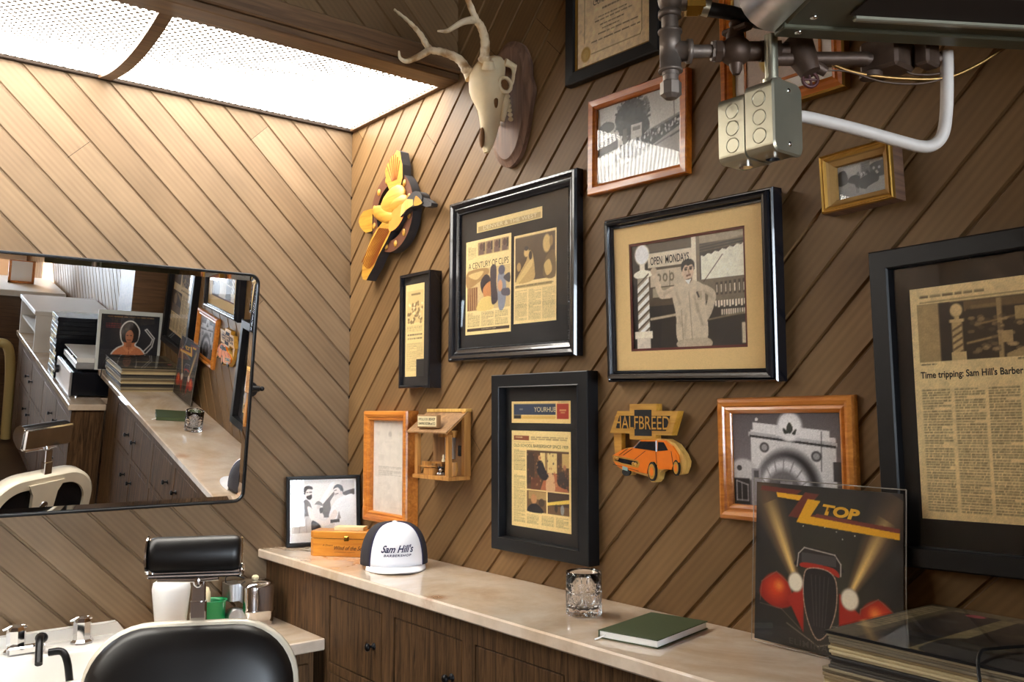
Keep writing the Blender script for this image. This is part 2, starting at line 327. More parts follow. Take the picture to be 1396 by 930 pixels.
# ------------------------------------------------------------------ pictures painted into a fine grid of coloured points
class Pic:
    def __init__(s, W, H, bg):
        s.W, s.H = W, H; s.a = np.ones((H, W, 3)) * np.array(bg) / 255.
        s.u, s.v = np.meshgrid((np.arange(W)) / (W - 1), (np.arange(H)) / (H - 1))
    def put(s, mask, c, al=1.):
        c = np.array(c, float)
        if c.ndim == 1: c = c / 255.
        k = (mask * al)[..., None]; s.a = s.a * (1 - k) + c * k; return s
    def blur(s, m, n):
        for _ in range(n):
            p = np.pad(m, 1, mode='edge'); m = (p[:-2, 1:-1] + p[2:, 1:-1] + p[1:-1, :-2] + p[1:-1, 2:] + 2 * m) / 6
        return m
    def poly(s, pts, c, al=1., soft=1):
        pts = np.array(pts, float); acc = 0
        for du, dv in ((-.25, -.25), (.25, -.25), (-.25, .25), (.25, .25)):
            x = s.u + du / s.W; y = s.v + dv / s.H; ins = np.zeros_like(x, bool)
            for (x0, y0), (x1, y1) in zip(pts, np.roll(pts, -1, 0)):
                if y0 == y1: continue
                ins ^= ((y0 > y) != (y1 > y)) & (x < (x1 - x0) * (y - y0) / (y1 - y0) + x0)
            acc = acc + ins / 4.
        return s.put(s.blur(acc, soft - 1) if soft > 1 else acc, c, al)
    def blob(s, pts, c, al=1., soft=1): return s.poly(cm2(pts, 6), c, al, soft)
    def rect(s, x0, y0, x1, y1, c, al=1., soft=1): return s.poly([(x0, y0), (x1, y0), (x1, y1), (x0, y1)], c, al, soft)
    def ell(s, cx, cy, rx, ry, c, al=1., soft=.25, rot=0.):
        du, dv = s.u - cx, s.v - cy
        if rot:
            asp = s.H / s.W; dv = dv * asp; du, dv = du * math.cos(rot) + dv * math.sin(rot), (-du * math.sin(rot) + dv * math.cos(rot)) / asp
        d = np.sqrt((du / rx) ** 2 + (dv / ry) ** 2)
        return s.put(np.clip((1 + soft / 2 - d) / soft, 0, 1), c, al)
    def line(s, p, q, w, c, al=1., soft=1):
        asp = s.H / s.W; p = np.array((p[0], p[1] * asp)); q = np.array((q[0], q[1] * asp)); x, y = s.u, s.v * asp
        d = q - p; l2 = d @ d + 1e-12; t = np.clip(((x - p[0]) * d[0] + (y - p[1]) * d[1]) / l2, 0, 1)
        r = np.hypot(x - p[0] - t * d[0], y - p[1] - t * d[1]); e = soft * .7 / s.W
        return s.put(np.clip((w / 2 + e - r) / (2 * e), 0, 1), c, al)
    def pl(s, pts, w, c, al=1.):
        for a, b in zip(pts[:-1], pts[1:]): s.line(a, b, w, c, al)
        return s
    def body(s, x0, y0, x1, y1, n, c, al=.75, fill=.55, last=None):
        """n lines of small print"""
        h = (y1 - y0) / n
        for i in range(n):
            x = x0; e = x1 if (RNG.random() > .12) else x0 + (x1 - x0) * RNG.uniform(.3, .85)
            while x < e:
                w = (x1 - x0) * RNG.uniform(.06, .2); s.rect(x, y0 + i * h, min(x + w, e), y0 + (i + fill) * h, c, al * RNG.uniform(.6, 1)); x += w + (x1 - x0) * .025
        return s
    def grad(s, x0, y0, x1, y1, c0, c1, vertical=True):
        m = ((s.u >= x0) & (s.u <= x1) & (s.v >= y0) & (s.v <= y1)).astype(float)
        t = np.clip((s.v - y0) / (y1 - y0) if vertical else (s.u - x0) / (x1 - x0), 0, 1)[..., None]
        return s.put(m, (np.array(c0) * (1 - t) + np.array(c1) * t) / 255.)
    def grain(s, k=.03, coarse=.0):
        s.a = s.a * (1 + k * RNG.standard_normal((s.H, s.W, 1)))
        if coarse:
            g = s.blur(RNG.standard_normal((s.H, s.W)), 12)[..., None]; s.a = s.a * (1 + coarse * g / (g.std() + 1e-9))
        return s
    def contrast(s, k, c=.5):
        s.a = np.clip((s.a - c) * k + c, .015, .97); return s
    def mesh(s, name, w, h, parent, cx=0, cy=0, z=0, mat=None, M4=None):
        W, H = s.W, s.H
        x = cx + (s.u - .5) * w; y = cy + (.5 - s.v) * h
        co = np.stack([x, y, np.full_like(x, z)], -1).reshape(-1, 3)
        i = np.arange(W * H).reshape(H, W)
        q = np.stack([i[1:, :-1], i[1:, 1:], i[:-1, 1:], i[:-1, :-1]], -1).reshape(-1, 4)
        me = bpy.data.meshes.new(name); me.vertices.add(W * H); me.vertices.foreach_set('co', co.ravel())
        me.loops.add(q.size); me.loops.foreach_set('vertex_index', q.ravel().astype(np.int32))
        me.polygons.add(len(q)); me.polygons.foreach_set('loop_start', np.arange(0, q.size, 4, dtype=np.int32))
        me.update(calc_edges=True)
        at = me.color_attributes.new('Col', 'FLOAT_COLOR', 'POINT')
        col = np.concatenate([lin(np.clip(s.a, 0, 1)), np.ones((H, W, 1))], -1).reshape(-1)
        at.data.foreach_set('color', col.astype(np.float32))
        me.materials.append(mat or M['print'])
        if M4 is not None: me.transform(M4)
        me.validate()
        ob = bpy.data.objects.new(name, me); COL.objects.link(ob); ob.parent = parent
        return ob
def text(name, body, w, h, parent, mat, cx=0, cy=0, z=0, shear=0., depth=.0002, bold=0., warp=None, M4=None, spacing=1.):
    """lettering as a thin mesh that fills a w x h box centred on (cx, cy)"""
    cu = bpy.data.curves.new(name, 'FONT'); cu.body = body; cu.align_x = 'CENTER'; cu.align_y = 'CENTER'; cu.shear = shear; cu.offset = bold; cu.resolution_u = 4; cu.space_character = spacing
    tmp = bpy.data.objects.new('tmp', cu); COL.objects.link(tmp)
    bpy.context.view_layer.update()
    dg = bpy.context.evaluated_depsgraph_get(); me = bpy.data.meshes.new_from_object(tmp.evaluated_get(dg))
    bpy.data.objects.remove(tmp); bpy.data.curves.remove(cu)
    n = len(me.vertices); co = np.empty(n * 3, np.float32); me.vertices.foreach_get('co', co); co = co.reshape(-1, 3)
    lo, hi = co.min(0), co.max(0); sx = w / (hi[0] - lo[0]); sy = h / (hi[1] - lo[1]) if h else sx
    co[:, 0] = (co[:, 0] - (lo[0] + hi[0]) / 2) * sx + cx; co[:, 1] = (co[:, 1] - (lo[1] + hi[1]) / 2) * sy + cy; co[:, 2] = z
    if warp is not None: co = np.array([warp(p) for p in co], np.float32)
    me.vertices.foreach_set('co', co.ravel())
    if M4 is not None and parent.get('_w'): M4 = Matrix.Translation(-parent.location) @ M4
    me.materials.clear(); me.materials.append(mat); me.name = name
    if M4 is not None: me.transform(M4)
    me.update()
    ob = bpy.data.objects.new(name, me); COL.objects.link(ob); ob.parent = parent
    return ob

# ------------------------------------------------------------------ the room
PITCH = .1246 / math.sqrt(2); Z0 = 1.694
def clip(poly, a, b, c):
    out = []
    for i in range(len(poly)):
        p, q = poly[i], poly[(i + 1) % len(poly)]; dp = a * p[0] + b * p[1] + c; dq = a * q[0] + b * q[1] + c
        if dp >= 0: out.append(p)
        if (dp >= 0) != (dq >= 0):
            t = dp / (dp - dq); out.append((p[0] + t * (q[0] - p[0]), p[1] + t * (q[1] - p[1])))
    return out
def planks(name, rect, sgn, mapf, mat, joint_len=(2.4, 5.), holes=None):
    """boards in the plane (a, z); sgn=+1 rises with a, -1 falls; a groove meets a=0 at Z0"""
    a0, a1, z0, z1 = rect; r2 = math.sqrt(2)
    V = []; F = []; UV = []; R = []
    corners = [(a0, z0), (a1, z0), (a1, z1), (a0, z1)]
    vs = [((z - sgn * a) - Z0) / r2 for a, z in corners]; us = [(sgn * z + a) / r2 for a, z in corners]
    k0, k1 = math.floor(min(vs) / PITCH), math.ceil(max(vs) / PITCH)
    g0, g1, D = .0024, .0052, .0055
    bands = [(0, g0, D, D), (g0, g1, D, 0), (g1, PITCH - g1, 0, 0), (PITCH - g1, PITCH - g0, 0, D), (PITCH - g0, PITCH, D, D)]
    rr = random.Random(hash(name) % 1 + 5 + sgn)
    for k in range(k0, k1):
        u = min(us) - rr.uniform(0, 1.5)
        while u < max(us):
            ue = u + rr.uniform(*joint_len); rnd = rr.random(); off = (rr.uniform(0, 50), rr.uniform(0, 50))
            for b0, b1, d0, d1 in bands:
                v0 = k * PITCH + b0; v1 = k * PITCH + b1; e = .0007
                quad = [(u + e, v0), (ue - e, v0), (ue - e, v1), (u + e, v1)]
                # (u, v) -> (a, z):  v = (z - sgn a - Z0)/r2 ; u = (sgn z + a)/r2
                def az(p):
                    s_ = p[1] * r2 + Z0; w_ = p[0] * r2          # z - sgn a = s ; a + sgn z = w
                    z = (s_ + sgn * w_) / 2; a = w_ - sgn * z
                    return (a, z)
                poly = [az(p) for p in quad]
                for c in ((1, 0, -a0), (-1, 0, a1), (0, 1, -z0), (0, -1, z1)):
                    if poly: poly = clip(poly, *c)
                if len(poly) < 3: continue
                o = len(V)
                for a, z in poly:
                    vv = ((z - sgn * a) - Z0) / r2; t = (vv - v0) / (v1 - v0)
                    V.append(mapf(a, z, d0 + (d1 - d0) * t)); UV.append(((sgn * z + a) / r2 + off[0], vv + off[1]))
                F.append(list(range(o, o + len(poly)))); R.append(rnd)
            u = ue
    me = bpy.data.meshes.new(name); me.from_pydata(V, [], F)
    uvl = me.uv_layers.new(name='UVMap'); uvl.data.foreach_set('uv', np.array([UV[i] for f in F for i in f], np.float32).ravel())
    at = me.attributes.new('rnd', 'FLOAT', 'FACE'); at.data.foreach_set('value', np.array(R, np.float32))
    me.materials.append(mat); me.update()
    ob = bpy.data.objects.new(name, me); COL.objects.link(ob); ob['kind'] = 'structure'
    return ob
RX, RY, RZ = 8.0, -4.6, 3.3
planks('wall_right', (0, RX, 0, RZ), 1, lambda a, z, d: (a, d, z), M['plank'])
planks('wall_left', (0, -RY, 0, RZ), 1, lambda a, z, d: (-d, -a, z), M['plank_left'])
b = B(); b.box((-.012, .008, 0), (RX, .10, RZ)); struct(b, 'trim_1', M['void'])
b = B(); b.box((-.11, RY, 0), (-.008, .10, RZ)); struct(b, 'trim_2', M['void'])
b = B(); b.box((-.1, RY, -.1), (RX, .1, 0)); struct(b, 'floor', M['floor'])
b = B(); b.box((-.1, RY, RZ), (RX, .1, RZ + .1)); struct(b, 'ceiling', M['ceil'])
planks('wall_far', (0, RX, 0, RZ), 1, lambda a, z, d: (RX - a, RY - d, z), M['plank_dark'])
b = B(); b.box((-.1, RY - .1, 0), (RX, RY - .008, RZ)); struct(b, 'trim_9', M['void'])
# shop front with two tall windows
b = B(); wy = [(-.80, -2.25), (-2.55, -4.2)]; wz = (.55, 2.75)
b.box((RX, RY, 0), (RX + .15, .1, wz[0])); b.box((RX, RY, wz[1]), (RX + .15, .1, RZ))
for y0, y1 in ((.1, -.80), (-2.25, -2.55), (-4.2, RY)): b.box((RX, y1, wz[0]), (RX + .15, y0, wz[1]))
struct(b, 'wall_front', M['whitepaint'])
for i, (y0, y1) in enumerate(wy):
    b = B()
    for q in ((y0, y0 - .05), (y1 + .05, y1), ((y0 + y1) / 2 + .03, (y0 + y1) / 2 - .03)): b.box((RX + .03, q[1], wz[0]), (RX + .1, q[0], wz[1]), 0, .004)
    for q in ((wz[0], wz[0] + .05), (wz[1] - .05, wz[1])): b.box((RX + .03, y1, q[0]), (RX + .1, y0, q[1]), 0, .004)
    fr = struct(b, 'window_%d' % (i + 1), M['trim'])
    b = B(); b.box((RX + .06, y1 + .04, wz[0] + .04), (RX + .066, y0 - .04, wz[1] - .04)); g = b.build('window_glass', M['glass'], fr)
# the boxed soffit over the left wall with its glowing panels
fz = 2.57
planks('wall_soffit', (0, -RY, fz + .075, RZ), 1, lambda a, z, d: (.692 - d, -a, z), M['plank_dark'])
b = B(); b.box((.66, RY, fz + .02), (.684, 0, RZ)); struct(b, 'trim_3', M['void'])
b = B(); b.box((.612, RY, fz - .006), (.70, 0, fz + .016), 0, .003); struct(b, 'trim_4', M['trim'])
b = B(); b.box((.684, RY, fz + .016), (.712, 0, fz + .078), 0, .004); struct(b, 'trim_5', M['trim'])
b = B(); b.box((-.0, RY, fz - .004), (.016, 0, fz + .012), 0, .002); struct(b, 'trim_6', M['void'])
b = B(); b.box((.016, -.018, fz - .004), (.612, 0, fz + .016), 0, .002); struct(b, 'trim_7', M['trim'])
b = B(); b.box((2.74, -.18, .882), (3.06, .0, RZ)); struct(b, 'trim_8', M['trim'])
lamp = empty('ceiling_light', (.31, -1.4, fz), 'glowing perforated white light panel set in the soffit along the left wall', 'ceiling light')
def perforated():
    m = bpy.data.materials.new('lit perforated panel'); m.use_nodes = True; t = m.node_tree; t.nodes.clear()
    o = N(t, 'ShaderNodeOutputMaterial'); e = N(t, 'ShaderNodeEmission'); L(t, e, 0, o, 0)
    tc = N(t, 'ShaderNodeTexCoord'); mp = N(t, 'ShaderNodeMapping'); L(t, tc, 'Object', mp, 'Vector'); mp.inputs['Rotation'].default_value = (0, 0, PI / 4); mp.inputs['Scale'].default_value = (1 / .016,) * 3
    fr = N(t, 'ShaderNodeVectorMath', operation='FRACTION'); L(t, mp, 0, fr, 0)
    sb = N(t, 'ShaderNodeVectorMath', operation='SUBTRACT'); L(t, fr, 0, sb, 0); sb.inputs[1].default_value = (.5, .5, 0)
    sp = N(t, 'ShaderNodeSeparateXYZ'); L(t, sb, 0, sp, 0); cbx = N(t, 'ShaderNodeCombineXYZ'); L(t, sp, 0, cbx, 0); L(t, sp, 1, cbx, 1)
    ln = N(t, 'ShaderNodeVectorMath', operation='LENGTH'); L(t, cbx, 0, ln, 0)
    mr = N(t, 'ShaderNodeMapRange'); t.links.new(ln.outputs['Value'], mr.inputs[0]); mr.inputs[1].default_value = .33; mr.inputs[2].default_value = .40; mr.inputs[3].default_value = .01; mr.inputs[4].default_value = 1
    ml = N(t, 'ShaderNodeMath', operation='MULTIPLY'); L(t, mr, 0, ml, 0); ml.inputs[1].default_value = LAMP; L(t, ml, 0, e, 'Strength')
    mr2 = N(t, 'ShaderNodeMix', data_type='RGBA'); L(t, mr, 0, mr2, 0); mr2.inputs[6].default_value = (1, .78, .55, 1); mr2.inputs[7].default_value = (1, .96, .88, 1)
    t.links.new(mr2.outputs[2], e.inputs[0])
    return m
LAMP = 17.
M['perf'] = perforated()
def sag(x, y=-1.): t = (x - .014) / .6; return -.035 * 4 * t * (1 - t) * min(1, (-y - .016) / .7)
for y0, y1 in ((-.016, -.868), (-.905, -2.7), (-2.737, RY + .02)):
    b = B(); xs = np.linspace(.014, .614, 13)
    ys = np.linspace(y0, y1, 9)
    b.add([(x, y, fz + .008 + sag(x, y)) for y in ys for x in xs], [(13 * k + i, 13 * k + i + 1, 13 * k + 14 + i, 13 * k + 13 + i) for k in range(8) for i in range(12)], 0, True)
    b.build('diffuser_panel', M['perf'], lamp)
for y in (-.868, -2.70):
    b = B(); xs = np.linspace(.012, .616, 13)
    ring = lambda x: [(x, y, fz - .004 + sag(x)), (x, y - .037, fz - .004 + sag(x)), (x, y - .037, fz + .012 + sag(x)), (x, y, fz + .012 + sag(x))]
    b.loft([ring(x) for x in xs], 0, False); b.build('divider_strip', M['trim'], lamp)

# ------------------------------------------------------------------ frames on the right wall
def frame_root(name, x, z, w, h, roll, label, cat='picture frame', group=None, y=0., lean=0.):
    return empty(name, (x, y, z), label, cat, group, False, (PI / 2 + math.radians(lean), -math.radians(roll), 0))
def moulding(root, w, h, prof, mats, name='frame_moulding', midx=None):
    """prof = [(inset, height)], swept round the rectangle with mitred corners"""
    rings = []
    for d, z in prof:
        X, Y = w / 2 - d, h / 2 - d; rings.append([(-X, -Y, z), (X, -Y, z), (X, Y, z), (-X, Y, z)])
    b = B()
    for i in range(len(rings) - 1):
        b.loft([rings[i], rings[i + 1]], midx[i] if midx else 0, False, None, False, False)
    return b.build(name, mats, root)
def slab(root, name, w, h, z0, z1, mat, cx=0, cy=0):
    b = B(); b.box((cx - w / 2, cy - h / 2, z0), (cx + w / 2, cy + h / 2, z1)); return b.build(name, mat, root)
def window_mat(root, w, h, holes, z, mat, name='mat_board', t=.002):
    """a mat board with a rectangular opening"""
    x0, y0, x1, y1 = holes; b = B()
    for lo, hi in (((-w / 2, y1), (w / 2, h / 2)), ((-w / 2, -h / 2), (w / 2, y0)), ((-w / 2, y0), (x0, y1)), ((x1, y0), (w / 2, y1))):
        b.box((lo[0], lo[1], z - t), (hi[0], hi[1], z))
    return b.build(name, mat, root)

INK = (70, 60, 44); NEWS = (236, 208, 146)

# --- ornate black frame, two clippings and a banner
r = frame_root('newspaper_frame', .976, 1.914, .58, .49, -.7, 'ornate black frame with rope edge holding two yellowed clippings under a narrow banner')
W_, H_ = .582, .497
moulding(r, W_, H_, [(0, 0), (0, .022), (.004, .029), (.010, .030), (.018, .0265), (.021, .0225), (.025, .0235), (.030, .020), (.036, .017), (.041, .014), (.041, .004)], M['blackgloss'])
b = B()
for sx in (-1, 1):
    for i in range(62):
        y = -H_ / 2 + .040 + i * (H_ - .08) / 61; b.ball((sx * (W_ / 2 - .039), y, .0155), .0026, 0, 6, 4)
    for i in range(74):
        x = -W_ / 2 + .040 + i * (W_ - .08) / 73; b.ball((x, sx * (H_ / 2 - .039), .0155), .0026, 0, 6, 4)
b.build('rope_beading', M['blackgloss'], r)
slab(r, 'mat_board', W_ - .08, H_ - .08, .002, .006, M['blackmat'])
p = Pic(120, 16, (222, 196, 134)).rect(.02, .42, .98, .92, (176, 150, 100)).grain(.02); p.mesh('banner_clipping', .306, .033, r, -.02, .158, .0068)
text('banner_lettering', 'DENVER & THE WEST', .25, .011, r, M['cream'], -.015, .1535, .0071)
p = Pic(116, 160, NEWS)
p.rect(.27, .03, .95, .17, (196, 168, 112))
for i, x in enumerate((.28, .45, .62, .79)):
    p.rect(x, .03, x + .155, .165, (150, 120, 90)); p.ell(x + .07, .08, .04, .04, (90, 62, 52)); p.rect(x + .02, .11, x + .13, .165, (112, 86, 74)); p.rect(x + .11, .04, x + .15, .13, (70, 52, 44))
p.body(.05, .06, .24, .2, 9, INK, .5)
p.rect(.04, .31, .98, .745, (206, 176, 124)); p.blob([(.04, .33), (.45, .31), (.52, .37), (.3, .45), (.04, .5)], (166, 128, 78)); p.blob([(.06, .36), (.4, .34), (.25, .42)], (212, 180, 120))
p.rect(.04, .5, .27, .745, (128, 84, 54))
for x in (.07, .12, .17, .22): p.line((x, .5), (x + .02, .745), .018, (186, 146, 96))
p.blob([(.34, .45), (.45, .38), (.55, .42), (.56, .53), (.42, .58), (.36, .54)], (52, 40, 44)); p.blob([(.40, .52), (.56, .46), (.6, .58), (.5, .64), (.42, .62)], (196, 128, 74))
p.blob([(.26, .745), (.36, .63), (.56, .62), (.62, .745)], (222, 192, 116)); p.blob([(.56, .32), (.68, .31), (.69, .5), (.72, .66), (.6, .7), (.57, .55)], (62, 50, 54))
p.blob([(.72, .42), (.84, .38), (.9, .55), (.86, .745), (.74, .745)], (132, 134, 146)); p.ell(.8, .36, .07, .05, (84, 82, 96)); p.blob([(.84, .44), (.97, .4), (.97, .5)], (74, 66, 66)); p.blob([(.8, .56), (.96, .56), (.97, .63), (.82, .62)], (84, 78, 86)); p.ell(.77, .52, .05, .06, (204, 150, 110))
for x in (.05, .36, .66): p.body(x, .77, x + .28, .92, 11, INK, .5)
p.rect(.04, .935, .97, .965, (72, 54, 40)); p.grain(.03)
p.mesh('left_clipping', .223, .287, r, -.116, -.024, .0068)
text('headline', 'A CENTURY OF CLIPS', .198, .019, r, M['ink'], -.115, .0425, .0071)
text('footer_lettering', 'DENVERPOST.COM', .07, .003, r, M['cream'], -.11, -.1525, .0071)
p = Pic(100, 140, NEWS); p.rect(.03, .03, .97, .53, (84, 64, 40)); p.blob([(.05, .53), (.3, .3), (.34, .2), (.44, .22), (.5, .4), (.46, .53)], (190, 156, 96)); p.ell(.3, .21, .06, .05, (212, 176, 112)); p.ell(.3, .165, .05, .025, (56, 40, 28)); p.ell(.4, .25, .04, .05, (60, 44, 30))
p.ell(.78, .15, .09, .1, (206, 172, 106)); p.ell(.88, .13, .04, .06, (150, 118, 70)); p.blob([(.7, .5), (.76, .3), (.95, .24), (.97, .52)], (112, 88, 54)); p.blob([(.72, .38), (.84, .33), (.9, .45), (.78, .5)], (206, 172, 106)); p.ell(.12, .36, .05, .05, (176, 140, 86)); p.blob([(.04, .53), (.4, .3), (.44, .36), (.14, .53)], (212, 180, 116))
p.rect(.03, .57, .9, .6, (150, 124, 76), .8); p.body(.05, .575, .95, .595, 1, INK, .8)
for x in (.03, .36, .68): p.body(x, .63, x + .29, .97, 24, INK, .42)
p.grain(.03).mesh('right_clipping', .184, .254, r, .101, -.021, .0068)
slab(r, 'glass_pane', W_ - .08, H_ - .08, .0095, .0115, M['glass'])

# --- slim black shadow box with a notched clipping
r = frame_root('shadow_box_frame', .513, 1.78, .183, .375, -.4, 'slim tall black box frame holding a narrow notched newspaper column')
moulding(r, .184, .376, [(0, 0), (0, .043), (.002, .045), (.008, .045), (.010, .043), (.010, .030)], M['blackgloss'])
slab(r, 'mat_board', .166, .358, .002, .031, M['blackmat'])
p = Pic(60, 150, (226, 198, 136)); p.rect(.08, .07, .95, .42, (208, 178, 120))
for _ in range(60):
    x, y = RNG.uniform(.1, .9), RNG.uniform(.2, .42); p.ell(x, y, .05, .015, (120, 96, 62) if RNG.random() > .4 else (236, 212, 160), .8)
p.rect(.3, .1, .8, .12, (90, 72, 46), .7); p.body(.08, .45, .9, .52, 5, INK, .4); p.body(.12, .54, .9, .57, 1, INK, .9); p.body(.12, .585, .9, .61, 1, INK, .8); p.body(.08, .64, .62, .95, 26, INK, .38); p.body(.62, .64, .94, .8, 13, INK, .38)
p.rect(.6, .815, 1.01, 1.01, (34, 31, 30)); p.grain(.02)
p.mesh('clipping', .112, .303, r, -.016, .002, .0318)
slab(r, 'glass_pane', .165, .357, .0335, .0355, M['glass'])

# --- certificate at the top, cropped by the picture edge
r = frame_root('certificate_frame', 1.398, 2.652, .34, .54, -1., 'black frame with gold lip holding a cream certificate, highest on the right wall')
moulding(r, .336, .53, [(0, 0), (0, .022), (.003, .025), (.030, .023), (.033, .020), (.033, .017), (.039, .014), (.039, .004)], [M['black'], M['gold']], midx=[0, 0, 0, 0, 0, 1, 1])
p = Pic(150, 240, (248, 224, 182)); p.pl([(.10, .08), (.12, .06), (.86, .06), (.9, .08), (.9, .92), (.88, .94), (.2, .94)], .006, (120, 96, 54)); p.pl([(.10, .08), (.1, .86)], .006, (120, 96, 54))
p.rect(.1, .14, .9, .2, (150, 122, 78), .25); p.body(.26, .62, .74, .66, 1, (90, 74, 66), .9); p.body(.36, .69, .62, .705, 1, (90, 74, 54), .9)
for y, x0, x1 in ((.735, .3, .7), (.755, .25, .78), (.785, .33, .66), (.81, .36, .6), (.835, .3, .85), (.87, .2, .88)): p.body(x0, y, x1, y + .012, 1, (84, 68, 46), .9)
p.ell(.12, .93, .07, .045, (190, 150, 70)); p.ell(.12, .93, .045, .03, (206, 170, 96)); p.grain(.02, .03)
p.mesh('certificate', .258, .452, r, 0, 0, .012)
text('certificate_heading', 'Colorado State', .14, .02, r, M['ink_soft'], 0, -.062, .0124, .3)
slab(r, 'glass_pane', .26, .454, .0145, .016, M['glass'])

# --- parade street photograph in a red-orange oak frame
r = frame_root('street_photo_frame', 1.474, 2.198, .331, .246, -1.4, 'reddish oak frame with an old grey street parade photograph, under the certificate')
moulding(r, .334, .25, [(0, 0), (0, .017), (.003, .020), (.018, .019), (.024, .015), (.026, .012), (.026, .004)], M['redoak'])
p = Pic(150, 112, (196, 196, 192)); p.grad(0, 0, 1, .5, (168, 168, 166), (206, 206, 202))
p.poly([(0, .42), (.22, .36), (.26, .46), (.26, .62), (0, .66)], (96, 96, 96)); p.poly([(0, .36), (.24, .3), (.26, .38), (0, .46)], (178, 178, 174)); p.blob([(.02, .26), (.1, .2), (.2, .24), (.2, .32), (.06, .36)], (60, 60, 58))
p.blob([(.22, .22), (.3, .05), (.42, .0), (.54, .06), (.6, .25), (.64, .4), (.56, .5), (.42, .46), (.3, .44)], (46, 47, 46))
for _ in range(60):
    x, y = RNG.uniform(.24, .62), RNG.uniform(.05, .46); p.ell(x, y, .025, .03, (72, 73, 71), .5)
for _ in range(220):
    t = RNG.uniform(0, 2 * PI); q = RNG.uniform(.55, 1.12); p.ell(.43 + .2 * q * math.cos(t), .26 + .26 * q * math.sin(t), .012, .016, (RNG.choice([26, 40, 60, 90]),) * 3, .8)
p.rect(.32, .36, .37, .62, (110, 108, 104)); p.rect(.42, .34, .55, .54, (190, 190, 186)); p.rect(.44, .37, .53, .42, (120, 118, 114))
p.line((.91, .12), (.93, .5), .006, (70, 70, 70)); p.line((.62, .5), (1, .38), .05, (110, 110, 108), .8)
p.blob([(.3, .6), (.5, .52), (.75, .46), (1, .38), (1, .5), (.8, .6), (.55, .74), (.4, .76)], (70, 70, 70))
for _ in range(320):
    t = RNG.random(); x = .22 + .76 * t; y = .68 - .24 * t + RNG.uniform(-.08, .1) * (1 - .55 * t); g = RNG.choice([20, 30, 46, 80, 170, 200]); p.ell(x, y, .011, .028 * (1.1 - .5 * t), (g, g, g), .9)
p.poly([(0, .76), (.4, .8), (1, .5), (1, 1), (0, 1)], (166, 164, 160)); p.line((.3, .84), (1, .56), .012, (118, 116, 112)); p.line((.88, .62), (.98, .58), .012, (60, 60, 60)); p.contrast(1.3, .5).grain(.05)
p.mesh('photograph', .282, .198, r, 0, 0, .006, M['photo'])
slab(r, 'glass_pane', .284, .20, .0085, .0105, M['glass'])

# --- barber on the pavement, big matted photograph
r = frame_root('barber_photo_frame', 1.640, 1.787, .489, .398, -1.3, 'wide black frame, straw linen mat, photograph of a person leaning on a barber pole', y=-.0085, lean=2.4)
moulding(r, .494, .404, [(0, 0), (0, .030), (.003, .034), (.005, .034), (.007, .030), (.009, .042), (.014, .045), (.019, .044), (.022, .036), (.025, .037), (.028, .034), (.028, .008)], M['blackgloss'])
slab(r, 'backing_board', .44, .352, .006, .020, M['blackmat'])
hx0, hy0, hx1, hy1 = -.165, -.122, .165, .126
window_mat(r, .442, .352, (hx0 - .006, hy0 - .006, hx1 + .006, hy1 + .006), .0275, M['linen'])
window_mat(r, .36, .28, (hx0, hy0, hx1, hy1), .0252, M['redline'], 'inner_mat')
p = Pic(200, 152, (58, 50, 42)); p.rect(0, 0, .06, 1, (40, 34, 30)); p.rect(.56, .0, .63, .62, (206, 196, 178)); p.rect(.6, 0, .63, .6, (120, 110, 96)); p.rect(.16, .0, .56, .09, (92, 82, 70))
p.rect(.16, .1, .56, .24, (196, 186, 168)); p.rect(.16, .24, .56, .6, (84, 74, 62)); p.rect(.18, .26, .55, .42, (176, 164, 146)); p.rect(.36, .28, .365, .5, (60, 52, 44))
for x in (.26, .32, .38): p.ell(x, .34, .022, .04, (110, 100, 84)); p.ell(x, .34, .011, .022, (176, 164, 146))
p.rect(.2, .43, .38, .52, (150, 140, 122)); p.rect(.16, .6, .5, 1, (44, 38, 32)); p.line((.18, .72), (.45, .69), .018, (172, 160, 140))
p.rect(.63, 0, 1, .09, (150, 138, 120)); p.rect(.63, .08, 1, .18, (52, 46, 38))
for y in (.1, .125, .15): p.line((.63, y), (1, y - .03), .006, (112, 102, 86))
p.poly([(.64, .21)] + [(.64 + .03 * i, .19 + (.012 if i % 2 else -.006) - .006 * i) for i in range(13)] + [(1, .4), (.72, .4), (.64, .44)], (214, 206, 190)); p.rect(.63, .4, 1, .6, (112, 102, 88)); p.line((.66, .42), (.82, .2), .005, (60, 52, 44))
for i in range(7): p.rect(.76 + .036 * i, .44 - .002 * i, .78 + .036 * i, .55, (70, 62, 52)); p.rect(.764 + .036 * i, .46, .772 + .036 * i, .53, (196, 186, 168))
for i in range(11): p.rect(.75 + .023 * i, .6, .765 + .023 * i, .65 + .01 * (i % 2), (206, 196, 180)); p.rect(.8 + .018 * i, .68, .812 + .018 * i, .73, (196, 186, 170))
p.rect(.68, .74, 1, 1, (38, 32, 28)); p.rect(.96, .8, 1, .98, (190, 180, 162)); p.rect(.62, .6, .68, .98, (60, 52, 44)); p.line((.69, .76), (.98, .72), .012, (120, 110, 94))
# pole
p.ell(.105, .1, .07, .098, (232, 226, 214)); p.rect(.08, .19, .13, .26, (206, 198, 184)); p.blob([(.03, .27), (.105, .245), (.19, .27), (.19, .31), (.105, .33), (.03, .31)], (214, 206, 192)); p.rect(.055, .32, .165, .84, (150, 140, 126))
for i in range(7): p.poly([(.055, .42 + .085 * i), (.165, .32 + .085 * i), (.165, .365 + .085 * i), (.055, .465 + .085 * i)], (224, 216, 204)); p.poly([(.055, .38 + .085 * i), (.165, .28 + .085 * i), (.165, .30 + .085 * i), (.055, .40 + .085 * i)], (92, 82, 70))
p.rect(.02, .83, .19, .9, (206, 198, 182)); p.rect(.04, .89, .17, 1, (190, 180, 166))
